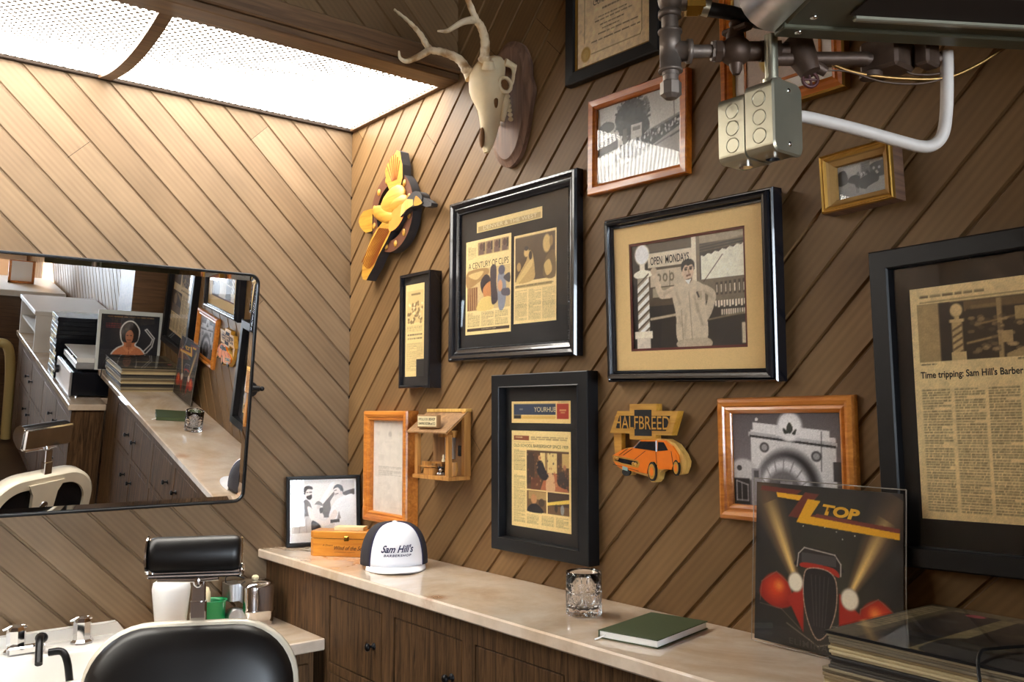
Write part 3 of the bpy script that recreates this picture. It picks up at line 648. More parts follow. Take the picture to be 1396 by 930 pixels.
# person
p.blob([(.3, .54), (.25, .5), (.2, .3), (.235, .27), (.27, .38), (.3, .46), (.4, .43), (.42, .52)], (186, 172, 154)); p.ell(.215, .27, .03, .035, (176, 160, 140))
p.blob([(.4, .44), (.5, .39), (.6, .42), (.72, .48), (.76, .56), (.72, .7), (.68, .76), (.65, .7), (.69, .58), (.66, .52)], (176, 164, 146))
p.blob([(.39, .45), (.48, .39), (.58, .4), (.66, .46), (.67, .6), (.68, .93), (.54, .96), (.42, .93), (.41, .7), (.38, .52)], (182, 170, 152)); p.blob([(.44, .93), (.68, .92), (.7, 1.), (.44, 1.)], (168, 156, 138))
p.line((.53, .5), (.55, .93), .005, (130, 120, 104)); p.line((.46, .66), (.47, .92), .008, (150, 138, 120)); p.rect(.6, .5, .64, .58, (160, 148, 130)); p.line((.6, .51), (.615, .55), .012, (50, 44, 40))
p.ell(.525, .305, .052, .085, (188, 168, 148)); p.blob([(.472, .31), (.468, .25), (.485, .215), (.525, .2), (.565, .21), (.584, .25), (.58, .31), (.572, .27), (.555, .25), (.53, .262), (.505, .25), (.486, .275)], (34, 28, 24)); p.line((.5, .28), (.52, .277), .008, (60, 48, 40)); p.line((.54, .275), (.562, .275), .008, (60, 48, 40)); p.blob([(.505, .385), (.56, .375), (.55, .41), (.52, .42)], (120, 104, 90))
for q in (((.42, .5), (.45, .6)), ((.6, .62), (.64, .8)), ((.5, .7), (.48, .88)), ((.58, .55), (.6, .68)), ((.44, .72), (.46, .8)), ((.66, .5), (.72, .56)), ((.31, .5), (.37, .47))): p.line(*q, .012, (138, 126, 110), .7, 4); p.ell(.508, .295, .012, .009, (70, 56, 46)); p.ell(.55, .29, .012, .009, (70, 56, 46)); p.line((.515, .35), (.545, .345), .008, (120, 92, 78)); p.line((.53, .295), (.535, .325), .007, (150, 128, 108)); p.poly([(.5, .39), (.55, .385), (.53, .43)], (226, 218, 206))
p.contrast(1.4, .44).grain(.04, .02); p.mesh('photograph', .334, .252, r, 0, .002, .0225, M['photo'])
text('sign_lettering', 'OPEN  MONDAYS', .118, .019, r, M['ink'], -.046, .084, .0228, bold=.01)
slab(r, 'glass_pane', .44, .35, .0305, .0325, M['glass'])

# --- small gilt frame
r = frame_root('wagon_photo_frame', 2.073, 1.966, .148, .113, 2., 'smallest frame, deep gilt with a grey horse and wagon photograph')
moulding(r, .150, .116, [(0, 0), (0, .036), (.001, .044), (.003, .046), (.005, .042), (.009, .043), (.013, .039), (.015, .034), (.021, .030), (.024, .028), (.024, .012)], [M['gold'], M['goldcloth'], M['walnut']], midx=[2, 0, 0, 0, 0, 0, 1, 1, 1, 1])
p = Pic(84, 62, (150, 150, 148)); p.grad(0, 0, 1, .5, (176, 176, 172), (150, 150, 148)); p.blob([(0, .2), (.15, .15), (.2, .5), (0, .55)], (74, 74, 74)); p.blob([(.65, .2), (.8, .1), (1, .15), (1, .5), (.7, .5)], (70, 70, 70)); p.rect(.48, .05, .66, .4, (120, 120, 118)); p.body(.5, .08, .64, .3, 4, (60, 60, 60), .8)
p.blob([(.2, .48), (.26, .36), (.38, .34), (.46, .44), (.42, .58), (.42, .85), (.36, .85), (.34, .62), (.24, .54)], (40, 40, 40)); p.blob([(.44, .5), (.8, .36), (.84, .5), (.78, .66), (.48, .78)], (52, 52, 52)); p.ell(.55, .7, .06, .11, (60, 60, 60)); p.ell(.78, .58, .05, .1, (60, 60, 60))
for _ in range(18): p.ell(RNG.uniform(.36, .85), RNG.uniform(.26, .42), .025, .045, (RNG.choice([40, 90, 190]),) * 3, .9)
p.poly([(0, .7), (.3, .62), (.5, .85), (1, .6), (1, 1), (0, 1)], (142, 142, 140), .8); p.contrast(1.3, .5).grain(.06)
p.mesh('photograph', .102, .068, r, 0, 0, .016, M['photo'])
slab(r, 'glass_pane', .104, .07, .0185, .02, M['glass'])

# --- frame half hidden by the heater's pipes
r = frame_root('award_frame', 1.893, 2.325, .30, .36, 0., 'orange and gilt frame with a gold sealed award, half hidden behind the heater pipes')
moulding(r, .304, .336, [(0, 0), (0, .020), (.004, .024), (.014, .023), (.016, .018), (.022, .020), (.030, .016), (.032, .012), (.032, .006)], [M['redoak'], M['gold']], midx=[1, 1, 0, 0, 0, 0, 1, 1])
slab(r, 'mat_board', .244, .276, .003, .007, M['white'])
moulding(r, .19, .22, [(0, .007), (0, .010), (.006, .010), (.006, .007)], M['redoak'], 'inner_fillet')
p = Pic(70, 80, (206, 190, 178)); p.body(.2, .15, .8, .4, 5, (120, 100, 90), .6); p.ell(.36, .76, .17, .15, (206, 176, 92)); p.ell(.36, .76, .12, .11, (222, 194, 112)); p.grain(.02)
p.mesh('award_paper', .178, .208, r, 0, 0, .0078)
slab(r, 'glass_pane', .242, .274, .012, .0135, M['glass'])

# --- very large black frame at the right edge
BW, BH = .505, .58
r = frame_root('large_newspaper_frame', 2.096 + BW / 2, 1.533, BW, BH, 1.3, 'largest frame, wide matt black with an old page headed Time tripping')
moulding(r, BW, BH, [(0, 0), (0, .032), (.003, .036), (.034, .036), (.037, .033), (.037, .012)], M['black'])
slab(r, 'mat_board', BW - .072, BH - .072, .003, .014, M['blackmat'])
PW, PH = .36, .415
p = Pic(330, 230, (240, 212, 154)); p.line((.03, .065), (.98, .055), .0025, (120, 98, 62)); p.body(.03, .035, .22, .055, 1, (70, 54, 34), .8)
_ph = lambda v: .075 + (v - .095) * .25 / .365 if v <= .47 else .335 + (v - .465) * .0
_poly = p.poly; _ell = p.ell; _rect = p.rect
p.poly = lambda pts, *a, **k: _poly([(x, _ph(y)) for x, y in pts], *a, **k)
p.ell = lambda cx, cy, rx, ry, *a, **k: _ell(cx, _ph(cy), rx, ry * .68, *a, **k)
p_line = p.line; p.line = lambda a_, b_, *a, **k: p_line((a_[0], _ph(a_[1])), (b_[0], _ph(b_[1])), *a, **k)
p.rect(.02, .095, .36, .46, (60, 48, 32)); p.rect(.02, .095, .09, .46, (176, 148, 100)); p.rect(.085, .095, .12, .46, (52, 40, 28)); p.rect(.16, .1, .36, .16, (112, 90, 58))
p.rect(.165, .15, .36, .46, (58, 46, 30)); p.line((.19, .25), (.36, .2), .006, (150, 124, 82)); p.line((.165, .36), (.25, .33), .006, (170, 142, 96)); p.rect(.25, .1, .265, .46, (170, 142, 96)); p.rect(.18, .13, .25, .15, (140, 114, 74), .8)
for _ in range(60): p.ell(RNG.uniform(.17, .35), RNG.uniform(.2, .42), .01, .012, (RNG.choice([90, 140, 190]),) * 3 * np.array((1, .84, .6)), .6)
p.rect(.3, .16, .34, .24, (176, 150, 100)); p.rect(.26, .3, .29, .37, (180, 152, 104)); p.poly([(.27, .44), (.36, .37), (.36, .46), (.27, .46)], (176, 148, 100))
p.ell(.137, .15, .018, .042, (224, 194, 138)); p.rect(.13, .18, .144, .21, (206, 176, 122)); p.rect(.115, .205, .158, .225, (214, 184, 130)); p.rect(.122, .225, .152, .42, (196, 166, 114))
for i in range(5): p.poly([(.122, .27 + .04 * i), (.152, .235 + .04 * i), (.152, .25 + .04 * i), (.122, .285 + .04 * i)], (112, 90, 60))
p.rect(.117, .41, .16, .46, (210, 180, 126))
p.poly, p.ell, p.line = _poly, _ell, p_line
p.body(.025, .335, .14, .343, 1, (40, 30, 20), .9); p.body(.3, .33, .36, .34, 1, (60, 46, 30), .8)
for i, x in enumerate((.022, .118, .214)): p.body(x, .445, x + .085, .97, 46, (62, 50, 32), .6)
p.rect(.315, .43, .70, .73, (52, 40, 28)); p.poly([(.315, .48), (.5, .43), (.315, .56)], (150, 122, 80)); p.rect(.315, .62, .7, .73, (104, 84, 54)); p.ell(.5, .54, .05, .08, (150, 124, 84))
for i, x in enumerate((.72, .82, .91)): p.body(x, .445, x + .075, .97, 46, (62, 50, 32), .6)
for i, x in enumerate((.325, .425, .525, .62)): p.body(x, .75, x + .08, .97, 18, (62, 50, 32), .6)
p.rect(.4, .075, .97, .33, (66, 52, 36)); p.rect(.42, .22, .95, .33, (96, 76, 50)); p.ell(.62, .18, .06, .07, (140, 112, 76)); p.ell(.8, .19, .05, .06, (130, 104, 70)); del p.poly, p.ell, p.line
p.grain(.03, .02)
p_full, p = p, Pic(198, 230, (0, 0, 0)); p.a = p_full.a[:, :198]
p.mesh('newspaper_page', PW, PH, r, -.0055, .004, .0148)
text('headline', "Time tripping: Sam Hill's Barber Shop", .206, .0165, r, M['ink'], -.1735 + .103, .0515, .0151, bold=.02)
slab(r, 'glass_pane', BW - .07, BH - .07, .019, .021, M['glass'])

# --- black frame with the barbershop feature
r = frame_root('feature_page_frame', 1.118, 1.375, .4, .49, 0., 'upright flat black frame with a blue and red banner above a colour feature page')
moulding(r, .402, .492, [(0, 0), (0, .036), (.002, .038), (.0335, .038), (.036, .0405), (.037, .038), (.037, .010)], M['black'])
slab(r, 'mat_board', .332, .422, .003, .012, M['blackmat'])
p = Pic(130, 34, (240, 208, 138)); p.rect(.04, .12, .76, .62, (52, 62, 84)); p.rect(.78, .12, .97, .8, (172, 58, 40)); p.rect(.04, .64, .17, .8, (44, 38, 32)); p.body(.8, .03, .97, .08, 1, INK, .7); p.rect(.17, .66, .76, .8, (222, 178, 96)); p.rect(.82, .38, .93, .46, (212, 150, 96)); p.rect(.84, .5, .91, .54, (212, 150, 96)); p.rect(.14, .34, .2, .4, (130, 132, 130)); p.grain(.02)
p.mesh('banner_clipping', .248, .060, r, -.013, .140, .0128)
text('banner_lettering', 'YOURHUB', .092, .0135, r, M['cream'], .008, .1475, .0131)
p = Pic(150, 166, (242, 214, 148)); p.rect(.04, .05, .31, .1, (136, 70, 44)); p.body(.07, .065, .28, .085, 1, (224, 196, 140), 1); p.body(.34, .06, .95, .1, 2, (110, 80, 60), .7); p.body(.04, .12, .4, .13, 1, INK, .8)
p.body(.04, .2, .24, .42, 17, INK, .5); p.body(.04, .46, .24, .96, 38, INK, .42)
p.rect(.27, .2, .97, .6, (92, 66, 46)); p.rect(.5, .22, .78, .42, (224, 196, 130)); p.rect(.78, .22, .84, .44, (84, 60, 42)); p.rect(.58, .22, .62, .42, (150, 118, 78)); p.rect(.86, .22, .97, .36, (206, 170, 106)); p.poly([(.6, .42), (.76, .42), (.97, .6), (.5, .6)], (176, 104, 70)); p.blob([(.62, .44), (.72, .44), (.74, .6), (.6, .6)], (222, 186, 140), .8)
p.blob([(.44, .34), (.52, .3), (.58, .38), (.64, .46), (.56, .5), (.46, .44)], (46, 40, 42)); p.ell(.49, .275, .025, .025, (206, 150, 104)); p.rect(.27, .22, .4, .55, (70, 52, 42)); p.rect(.34, .48, .5, .6, (104, 62, 44)); p.blob([(.78, .44), (.86, .4), (.94, .44), (.95, .56), (.8, .54)], (58, 46, 42)); p.ell(.9, .36, .025, .028, (176, 120, 84))
for _ in range(60): p.ell(RNG.uniform(.28, .96), RNG.uniform(.22, .56), .012, .012, [(206, 160, 104), (60, 44, 36), (150, 90, 60)][RNG.integers(3)], .5)
p.rect(.27, .615, .6, .83, (112, 84, 56)); p.rect(.3, .62, .6, .7, (206, 172, 110), .7); p.ell(.39, .70, .05, .05, (196, 142, 96)); p.blob([(.28, .83), (.33, .76), (.45, .75), (.55, .83)], (40, 36, 38)); p.ell(.52, .73, .05, .04, (74, 58, 44))
p.rect(.62, .615, .97, .83, (70, 52, 40)); p.poly([(.62, .72), (.97, .67), (.97, .71), (.62, .75)], (236, 202, 96)); p.rect(.62, .75, .97, .83, (112, 84, 58)); p.ell(.86, .78, .03, .05, (150, 152, 150)); p.ell(.76, .77, .025, .04, (60, 46, 38))
for x in (.27, .52, .76): p.body(x, .86, x + .2, .96, 7, INK, .45)
p.grain(.03); p.mesh('newspaper_page', .248, .265, r, -.013, -.044, .0128)
text('headline', 'OLD-SCHOOL BARBERSHOP SINCE 1909', .228, .0085, r, M['ink'], -.013, .0475, .0131)
slab(r, 'glass_pane', .33, .42, .0165, .0185, M['glass'])

# --- arch photograph in honey oak
r = frame_root('arch_photo_frame', 1.876, 1.4165, .325, .258, .6, 'honey oak frame with a grey photograph of a station arch, behind the leaning record')
moulding(r, .328, .262, [(0, 0), (0, .012), (.003, .018), (.010, .022), (.017, .020), (.020, .015), (.026, .017), (.032, .012), (.034, .009), (.034, .004)], M['orange'])
p = Pic(140, 112, (104, 100, 104)); p.grad(0, 0, 1, .6, (92, 88, 92), (128, 122, 124))
p.poly([(.18, .18), (.95, .26), (.95, 1), (.18, 1)], (206, 204, 204)); p.poly([(.2, .1), (.9, .19), (.9, .3), (.2, .2)], (214, 212, 212)); p.poly([(.16, .2), (.96, .31), (.96, .35), (.16, .25)], (176, 174, 176)); p.poly([(.17, .235), (.95, .34), (.95, .365), (.17, .26)], (60, 58, 60))
p.ell(.55, .15, .115, .16, (196, 194, 196)); p.ell(.55, .15, .1, .14, (224, 222, 222)); p.rect(.42, .17, .7, .25, (214, 212, 212)); p.blob([(.55, .1), (.58, .17), (.55, .22), (.52, .17)], (58, 62, 58)); p.blob([(.49, .16), (.54, .21), (.5, .22)], (58, 62, 58)); p.blob([(.61, .17), (.57, .22), (.6, .23)], (58, 62, 58))
p.ell(.31, .37, .045, .055, (84, 82, 84)); p.ell(.31, .37, .028, .034, (150, 148, 150)); p.ell(.78, .45, .045, .055, (84, 82, 84)); p.ell(.78, .45, .028, .034, (150, 148, 150))
p.ell(.52, .82, .29, .42, (44, 42, 46)); p.ell(.49, .84, .24, .36, (206, 204, 206)); p.ell(.48, .86, .17, .26, (112, 108, 110))
for i in range(9):
    a = PI * (1.0 + i / 8); p.line((.48 + .17 * math.cos(a), .86 + .26 * math.sin(a)), (.49 + .23 * math.cos(a), .84 + .35 * math.sin(a)), .008, (120, 116, 118))
p.ell(.48, .9, .12, .18, (84, 80, 82)); p.rect(.45, .72, .56, .88, (150, 146, 148)); p.ell(.1, .62, .13, .12, (190, 188, 188)); p.rect(0, .62, .18, .72, (190, 188, 188)); p.ell(.06, .6, .025, .03, (70, 68, 70)); p.rect(.0, .71, .16, 1, (44, 42, 46)); p.pl([(.03, .74), (.14, .78), (.14, .95), (.03, .95), (.03, .74)], .008, (190, 188, 190)); p.line((.08, .76), (.08, .95), .006, (170, 168, 170)); p.rect(.18, .6, .27, 1, (150, 146, 150)); p.rect(.2, .62, .25, .7, (84, 82, 84)); p.line((.83, .2), (.82, .6), .006, (60, 58, 60)); p.rect(.92, .5, 1, .7, (70, 68, 70)); p.ell(.24, .07, .015, .018, (206, 204, 204)); p.contrast(1.25, .5).grain(.04)
p.mesh('photograph', .262, .196, r, 0, 0, .0055, M['photo'])
slab(r, 'glass_pane', .264, .198, .0075, .009, M['glass'])

# --- tall honey oak frame with a letter
r = frame_root('letter_frame', .332, 1.331, .278, .37, 0., 'tall honey oak frame holding a faded white letter, above the cigar box')
moulding(r, .283, .376, [(0, 0), (0, .040), (.003, .046), (.012, .048), (.020, .045), (.024, .040), (.029, .042), (.033, .038), (.033, .02)], M['orange'])
p = Pic(80, 116, (226, 218, 208)); G = (176, 168, 160)
for x in (.14, .5, .8): p.body(x - .04, .13, x + .05, .17, 3, G, .5)
p.ell(.5, .15, .05, .03, G, .5); p.body(.35, .235, .65, .245, 1, G, .6); p.body(.16, .38, .32, .44, 4, G, .5); p.body(.16, .5, .84, .6, 7, (160, 152, 142), .6); p.body(.16, .68, .3, .72, 3, G, .5); p.body(.5, .93, .95, .95, 2, G, .4); p.grain(.01, .012)
p.mesh('letter', .219, .312, r, 0, 0, .022)
slab(r, 'glass_pane', .221, .314, .0255, .0275, M['glass'])

# ------------------------------------------------------------------ deer skull on a plaque
sk = empty('deer_skull_mount', (.972, 0, 2.22), 'bleached deer skull with antlers mounted on a walnut plaque', 'mounted skull')
out = cm2([(.972, 2.600), (1.03, 2.575), (1.062, 2.52), (1.068, 2.47), (1.082, 2.43), (1.068, 2.38), (1.052, 2.31), (1.02, 2.25), (.972, 2.225), (.924, 2.25), (.892, 2.31), (.876, 2.38), (.862, 2.43), (.876, 2.47), (.882, 2.52), (.914, 2.575)], 5)
RW = Matrix(((1, 0, 0, 0), (0, 0, -1, 0), (0, 1, 0, 0), (0, 0, 0, 1)))           # (x, z, out) -> world, out from the right wall
c = np.array((.972, 2.42)); inn = [tuple(c + (np.array(q) - c) * np.array((.86, .92))) for q in out]; inn2 = [tuple(c + (np.array(q) - c) * np.array((.80, .885))) for q in out]
b = B(); b.loft([[(x, z, 0) for x, z in out], [(x, z, .014) for x, z in out], [(x, z, .020) for x, z in inn], [(x, z, .025) for x, z in inn2]], 0, False, RW); b.build('plaque', M['walnut'], sk)
# skull: cross sections from the crown down to the nose, forehead facing out of the wall
def sec(z, yc, w, d, k=20, flat=.0):
    r_ = []
    for j in range(k):
        a = 2 * PI * j / k; x = w * math.copysign(abs(math.cos(a)) ** .85, math.cos(a)); y = d * math.copysign(abs(math.sin(a)) ** .85, math.sin(a))
        r_.append((.978 + x * (1 - .28 * max(0, math.sin(a))), yc + y, z))
    return r_
secs = [(2.533, -.070, .012, .012), (2.530, -.075, .030, .026), (2.518, -.082, .042, .040), (2.500, -.090, .048, .047), (2.478, -.096, .052, .050), (2.455, -.098, .053, .050), (2.436, -.096, .060, .047), (2.416, -.092, .057, .043), (2.396, -.089, .044, .040), (2.376, -.087, .034, .036), (2.352, -.087, .028, .032), (2.325, -.089, .0235, .027), (2.300, -.092, .021, .022), (2.280, -.095, .020, .017), (2.262, -.098, .017, .0105), (2.252, -.100, .010, .006)]
b = B(); b.loft([sec(*q) for q in secs], 0, True)
sku = b.build('skull', M['bone'], sk)
b = B()                                                                          # orbit rims, cheek arches and occiput
for s in (-1, 1):
    ctr = Vector((.978 + s * .053, -.080, 2.437)); ring = []
    for i in range(15):
        a = 2 * PI * i / 14; ring.append(ctr + Vector((s * (.006 + .003 * math.cos(a)), .019 * math.cos(a), .021 * math.sin(a))))
    b.tube(ring, .0055, 8); 
    b.tube(catmull([(.978 + s * .050, -.070, 2.42), (.978 + s * .056, -.052, 2.45), (.978 + s * .050, -.043, 2.49), (.978 + s * .036, -.050, 2.512)], 6), .0048, 8)
    b.tube([(.978 + s * .035, -.062, 2.515), (.978 + s * .042, -.030, 2.507), (.978 + s * .034, -.026, 2.49)], [.012, .008, .004], 8)
    for i in range(7): b.ball((.978 + s * .030, -.050 + .0022 * i, 2.432 - .013 * i), (.0065, .0085, .0068), 0, 8, 6)
    b.tube([(.978 + s * .031, -.060, 2.435), (.978 + s * .029, -.056, 2.39), (.978 + s * .024, -.062, 2.345)], [.010, .012, .006], 8)
    b.lathe([(.020, 0), (.018, .006), (.014, .022)], 14, 0, Matrix.Translation((.978 + s * .041, -.125, 2.478)) @ Matrix.Rotation(-s * -.45, 4, 'Y') @ Matrix.Rotation(.35, 4, 'X'))
b.build('cheek_bones', M['bone'], sk)
for s in (-1, 1):
    b = B(); b.ball((.978 + s * .0565, -.080, 2.437), (.0042, .0145, .0165)); b.build('eye_socket', M['socket'], sku)
    b = B(); b.ball((.978 + s * .0405, -.098, 2.392), (.0045, .0070, .021)); b.build('tear_hollow', M['socket'], sku)
b = B(); b.ball((.978, -.1175, 2.292), (.0105, .0065, .030)); b.build('nasal_hollow', M['socket'], sku)
def antler(pts, tine):
    b = B(); P_ = catmull(pts, 7); n = len(P_)
    b.tube(P_, [.0125 * (1 - .82 * (i / (n - 1)) ** 1.3) + .0015 + .0008 * math.sin(i * 2.1) for i in range(n)], 10)
    P_ = catmull(tine, 7); n = len(P_); b.tube(P_, [.0095 * (1 - .85 * (i / (n - 1)) ** 1.2) + .0012 for i in range(n)], 10)
    base = pts[0]; b.ball(base, (.018, .018, .011), 0, 12, 8)
    for i in range(12): a = i * PI / 6; b.ball((base[0] + .016 * math.cos(a), base[1] + .014 * math.sin(a), base[2]), .0042, 0, 6, 4)
    b.build('antler', M['antler'], sk)
antler([(.937, -.14, 2.495), (.908, -.15, 2.535), (.885, -.19, 2.553), (.871, -.225, 2.558), (.858, -.25, 2.60), (.83, -.27, 2.64), (.774, -.285, 2.692)], [(.873, -.222, 2.557), (.868, -.26, 2.528), (.860, -.295, 2.508), (.857, -.315, 2.513), (.858, -.32, 2.532)])
antler([(1.020, -.14, 2.502), (1.036, -.15, 2.545), (1.052, -.175, 2.574), (1.060, -.20, 2.588), (1.068, -.235, 2.635), (1.075, -.26, 2.668), (1.11, -.30, 2.72)], [(1.058, -.20, 2.587), (1.068, -.25, 2.562), (1.072, -.30, 2.524), (1.076, -.335, 2.512)])

# ------------------------------------------------------------------ carved duck flying through a ring
dk = empty('carved_duck_plaque', (.37, 0, 2.17), 'carved yellow duck flying through a brown pegged ring', 'wall plaque')
def piece(name, poly, z0, z1, face, side, holes=None):
    b = B(); b.prism(poly, z0, z1, 0, 1, RW); return b.build(name, [face, side], dk)
M['duckside'] = pm('charred dark edge', rgb(48, 46, 48), .6)
# ring: ellipse about (.36, 2.195)
b = B(); rc = (.358, 2.197); n = 56; ro, ri = (.138, .138), (.098, .098)
def el(r_, z, sk_=0): return [(rc[0] + r_[0] * math.cos(2 * PI * j / n), rc[1] + r_[1] * math.sin(2 * PI * j / n), z) for j in range(n)]
b.loft([el(ri, .006), el(ro, .006)], 1, False, RW, False, False); b.loft([el(ro, .006), el(ro, .040)], 1, True, RW, False, False); b.loft([el(ro, .040), el(ri, .040)], 0, False, RW, False, False); b.loft([el(ri, .040), el(ri, .006)], 1, True, RW, False, False)
ring_o = b.build('ring', [M['brownwood'], M['duckside']], dk)
for i in range(12):
    a = 2 * PI * (i + .5) / 12; b = B(); b.ball((rc[0] + .118 * math.cos(a), -.041, rc[1] + .118 * math.sin(a)), (.0105, .004, .0125), 0, 10, 6); b.build('peg', M['yellowwood'], ring_o)
piece('upper_wing', [(.335, 2.300), (.322, 2.345), (.335, 2.368), (.352, 2.372), (.36, 2.388), (.383, 2.390), (.40, 2.402), (.421, 2.392), (.428, 2.365), (.436, 2.345), (.438, 2.30), (.42, 2.26), (.36, 2.26)], .012, .046, M['yellowwood'], M['duckside'])
piece('lower_wing', [(.400, 2.165), (.335, 2.175), (.275, 2.145), (.238, 2.115), (.205, 2.075), (.183, 2.035), (.178, 2.0), (.186, 1.983), (.212, 1.977), (.232, 1.995), (.262, 2.018), (.29, 2.05), (.345, 2.095), (.385, 2.135)], .014, .052, M['yellowwood'], M['duckside'])
piece('tail', [(.235, 2.23), (.17, 2.232), (.143, 2.214), (.137, 2.197), (.148, 2.18), (.163, 2.166), (.19, 2.150), (.235, 2.15)], .012, .044, M['yellowwood'], M['duckside'])
piece('breast', cm2([(.38, 2.18), (.43, 2.205), (.472, 2.195), (.455, 2.155), (.41, 2.128), (.368, 2.13)], 5), .016, .056, M['rust'], M['duckside'])
b = B()
for (x, z, rx, rz, a) in ((.372, 2.225, .085, .052, -.35), (.33, 2.19, .10, .030, .35), (.40, 2.215, .07, .03, -.1)):
    Mx = Matrix.Translation((x, -.044, z)) @ Matrix.Rotation(a, 4, 'Y'); b.ball((0, 0, 0), (rx, .016, rz), 0, 24, 10, Mx)
b.build('body', M['yellowwood'], dk)
b = B()                                                                          # feather grooves carved as thin raised shafts
for i in range(11):
    t = i / 10; x0, z0 = .30 + .07 * t, 2.15 - .015 * t; x1, z1 = .180 + .085 * t, 2.045 - .055 * t - .02 * math.sin(t * PI) + .04 * t
    b.tube([(x0, -.0525, z0), ((x0 + x1) / 2, -.0525, (z0 + z1) / 2 + .004), (x1, -.0525, z1)], .0017, 6)
M['feather'] = pm('dark feather stain', rgb(140, 74, 16), .6); b.build('feather_lines', M['feather'], dk); b = B()
for i in range(7):
    t = i / 6; b.tube([(.37 + .03 * t, -.0465, 2.30), (.335 + .085 * t, -.0465, 2.362 + .03 * math.sin(t * PI))], .0016, 6)
b.build('feather_lines', M['feather'], dk)
piece('head', cm2([(.465, 2.165), (.48, 2.205), (.515, 2.226), (.545, 2.230), (.572, 2.218), (.583, 2.200), (.57, 2.185), (.535, 2.182), (.50, 2.180)], 5), .030, .062, M['duckside'], M['duckside'])
piece('cheek', cm2([(.535, 2.186), (.545, 2.212), (.56, 2.208), (.58, 2.192), (.585, 2.183), (.56, 2.180)], 4), .055, .0635, M['yellowwood'], M['duckside'])
piece('neck', [(.452, 2.160), (.462, 2.20), (.49, 2.214), (.53, 2.205), (.53, 2.186), (.49, 2.178)], .032, .0632, M['palewood'], M['duckside'])
piece('bill', [(.578, 2.205), (.612, 2.188), (.632, 2.176), (.63, 2.166), (.60, 2.168), (.575, 2.180)], .034, .058, M['duckside'], M['duckside'])

# ------------------------------------------------------------------ layered wooden car plaque
hb = empty('car_plaque', (1.5, 0, 1.36), 'layered wooden plaque of an orange car under a HALFBREED bow-tie sign', 'wall plaque')
def hbp(name, poly, z0, z1, face, side=None):
    b = B(); b.prism(poly, z0, z1, 0, 1, RW); return b.build(name, [face, side or face], hb)
bow = [(1.418, 1.518), (1.459, 1.518), (1.459, 1.535), (1.545, 1.535), (1.545, 1.518), (1.612, 1.518), (1.590, 1.462), (1.541, 1.462), (1.541, 1.450), (1.458, 1.450), (1.458, 1.464), (1.391, 1.464)]
hbp('sign_board', bow, .010, .030, M['yellowwood'])
hbp('sign_inlay', [(1.475, 1.521), (1.530, 1.521), (1.530, 1.507), (1.588, 1.507), (1.574, 1.472), (1.530, 1.472), (1.530, 1.459), (1.475, 1.459), (1.475, 1.476), (1.412, 1.476), (1.425, 1.507), (1.475, 1.507)], .030, .0306, M['blackmat'])
text('sign_lettering', 'HALFBREED', .176, .031, hb, M['yellowwood'], 1.499, 1.4905, .0316, depth=0, bold=.004, M4=RW)
hbp('sign_post', [(1.398, 1.466), (1.425, 1.466), (1.424, 1.418), (1.402, 1.405)], .010, .024, M['yellowwood'])
car = [(1.404, 1.412), (1.440, 1.428), (1.472, 1.432), (1.492, 1.449), (1.510, 1.453), (1.575, 1.453), (1.602, 1.442), (1.622, 1.420), (1.630, 1.404), (1.628, 1.392), (1.62, 1.376), (1.606, 1.372), (1.599, 1.385), (1.567, 1.383), (1.551, 1.376), (1.546, 1.360), (1.537, 1.352), (1.525, 1.352), (1.514, 1.364), (1.465, 1.372), (1.455, 1.364), (1.440, 1.364), (1.431, 1.376), (1.417, 1.384)]
hbp('car_backing', car, .008, .028, M['palewood'])
hbp('car_body', [(1.406, 1.411), (1.440, 1.426), (1.472, 1.430), (1.495, 1.449), (1.573, 1.450), (1.596, 1.438), (1.612, 1.418), (1.614, 1.402), (1.604, 1.398), (1.596, 1.392), (1.592, 1.384), (1.566, 1.384), (1.552, 1.383), (1.548, 1.394), (1.538, 1.401), (1.527, 1.396), (1.518, 1.382), (1.515, 1.371), (1.466, 1.375), (1.43, 1.379), (1.417, 1.385), (1.407, 1.395)], .028, .0335, M['carorange'])
hbp('windscreen', [(1.476, 1.430), (1.497, 1.446), (1.546, 1.447), (1.545, 1.425)], .0335, .0342, M['smoke'])
hbp('side_window', [(1.551, 1.425), (1.553, 1.446), (1.570, 1.446), (1.583, 1.428)], .0335, .0342, M['smoke'])
hbp('grille_surround', [(1.403, 1.410), (1.440, 1.407), (1.488, 1.401), (1.494, 1.393), (1.488, 1.383), (1.436, 1.389), (1.406, 1.396)], .0335, .0345, M['yellowwood'])
hbp('grille', [(1.408, 1.406), (1.440, 1.4035), (1.486, 1.398), (1.488, 1.393), (1.484, 1.387), (1.436, 1.3925), (1.410, 1.399)], .0345, .0349, M['smoke'])
for x, z in ((1.413, 1.4035), (1.421, 1.403), (1.474, 1.3925), (1.482, 1.3915)):
    b = B(); b.lathe([(.0043, 0), (.0043, .0012), (.002, .0016)], 14, 0, RW @ Matrix.Translation((x, z, .0349))); b.build('headlight', M['yellowwood'], hb)
for x, z, rx, rz, in ((1.532, 1.377, .0125, .0225), (1.606, 1.389, .009, .018), (1.448, 1.371, .013, .009)):
    b = B(); k = 28; ring = lambda f, h: [(x + rx * f * math.cos(2 * PI * j / k), z + rz * f * math.sin(2 * PI * j / k), h) for j in range(k)]
    b.loft([ring(1, .028), ring(1, .0338)], 0, False, RW); 
    w_ = b.build('tyre', M['rubber'], hb)
    if rz > .015:
        b = B(); b.loft([ring(.78, .0338), ring(.78, .0346), ring(.5, .0346)], 0, False, RW); b.loft([ring(.46, .0346), ring(.46, .035)], 1, False, RW); b.build('wheel_rim', [M['yellowwood'], M['carorange']], w_)
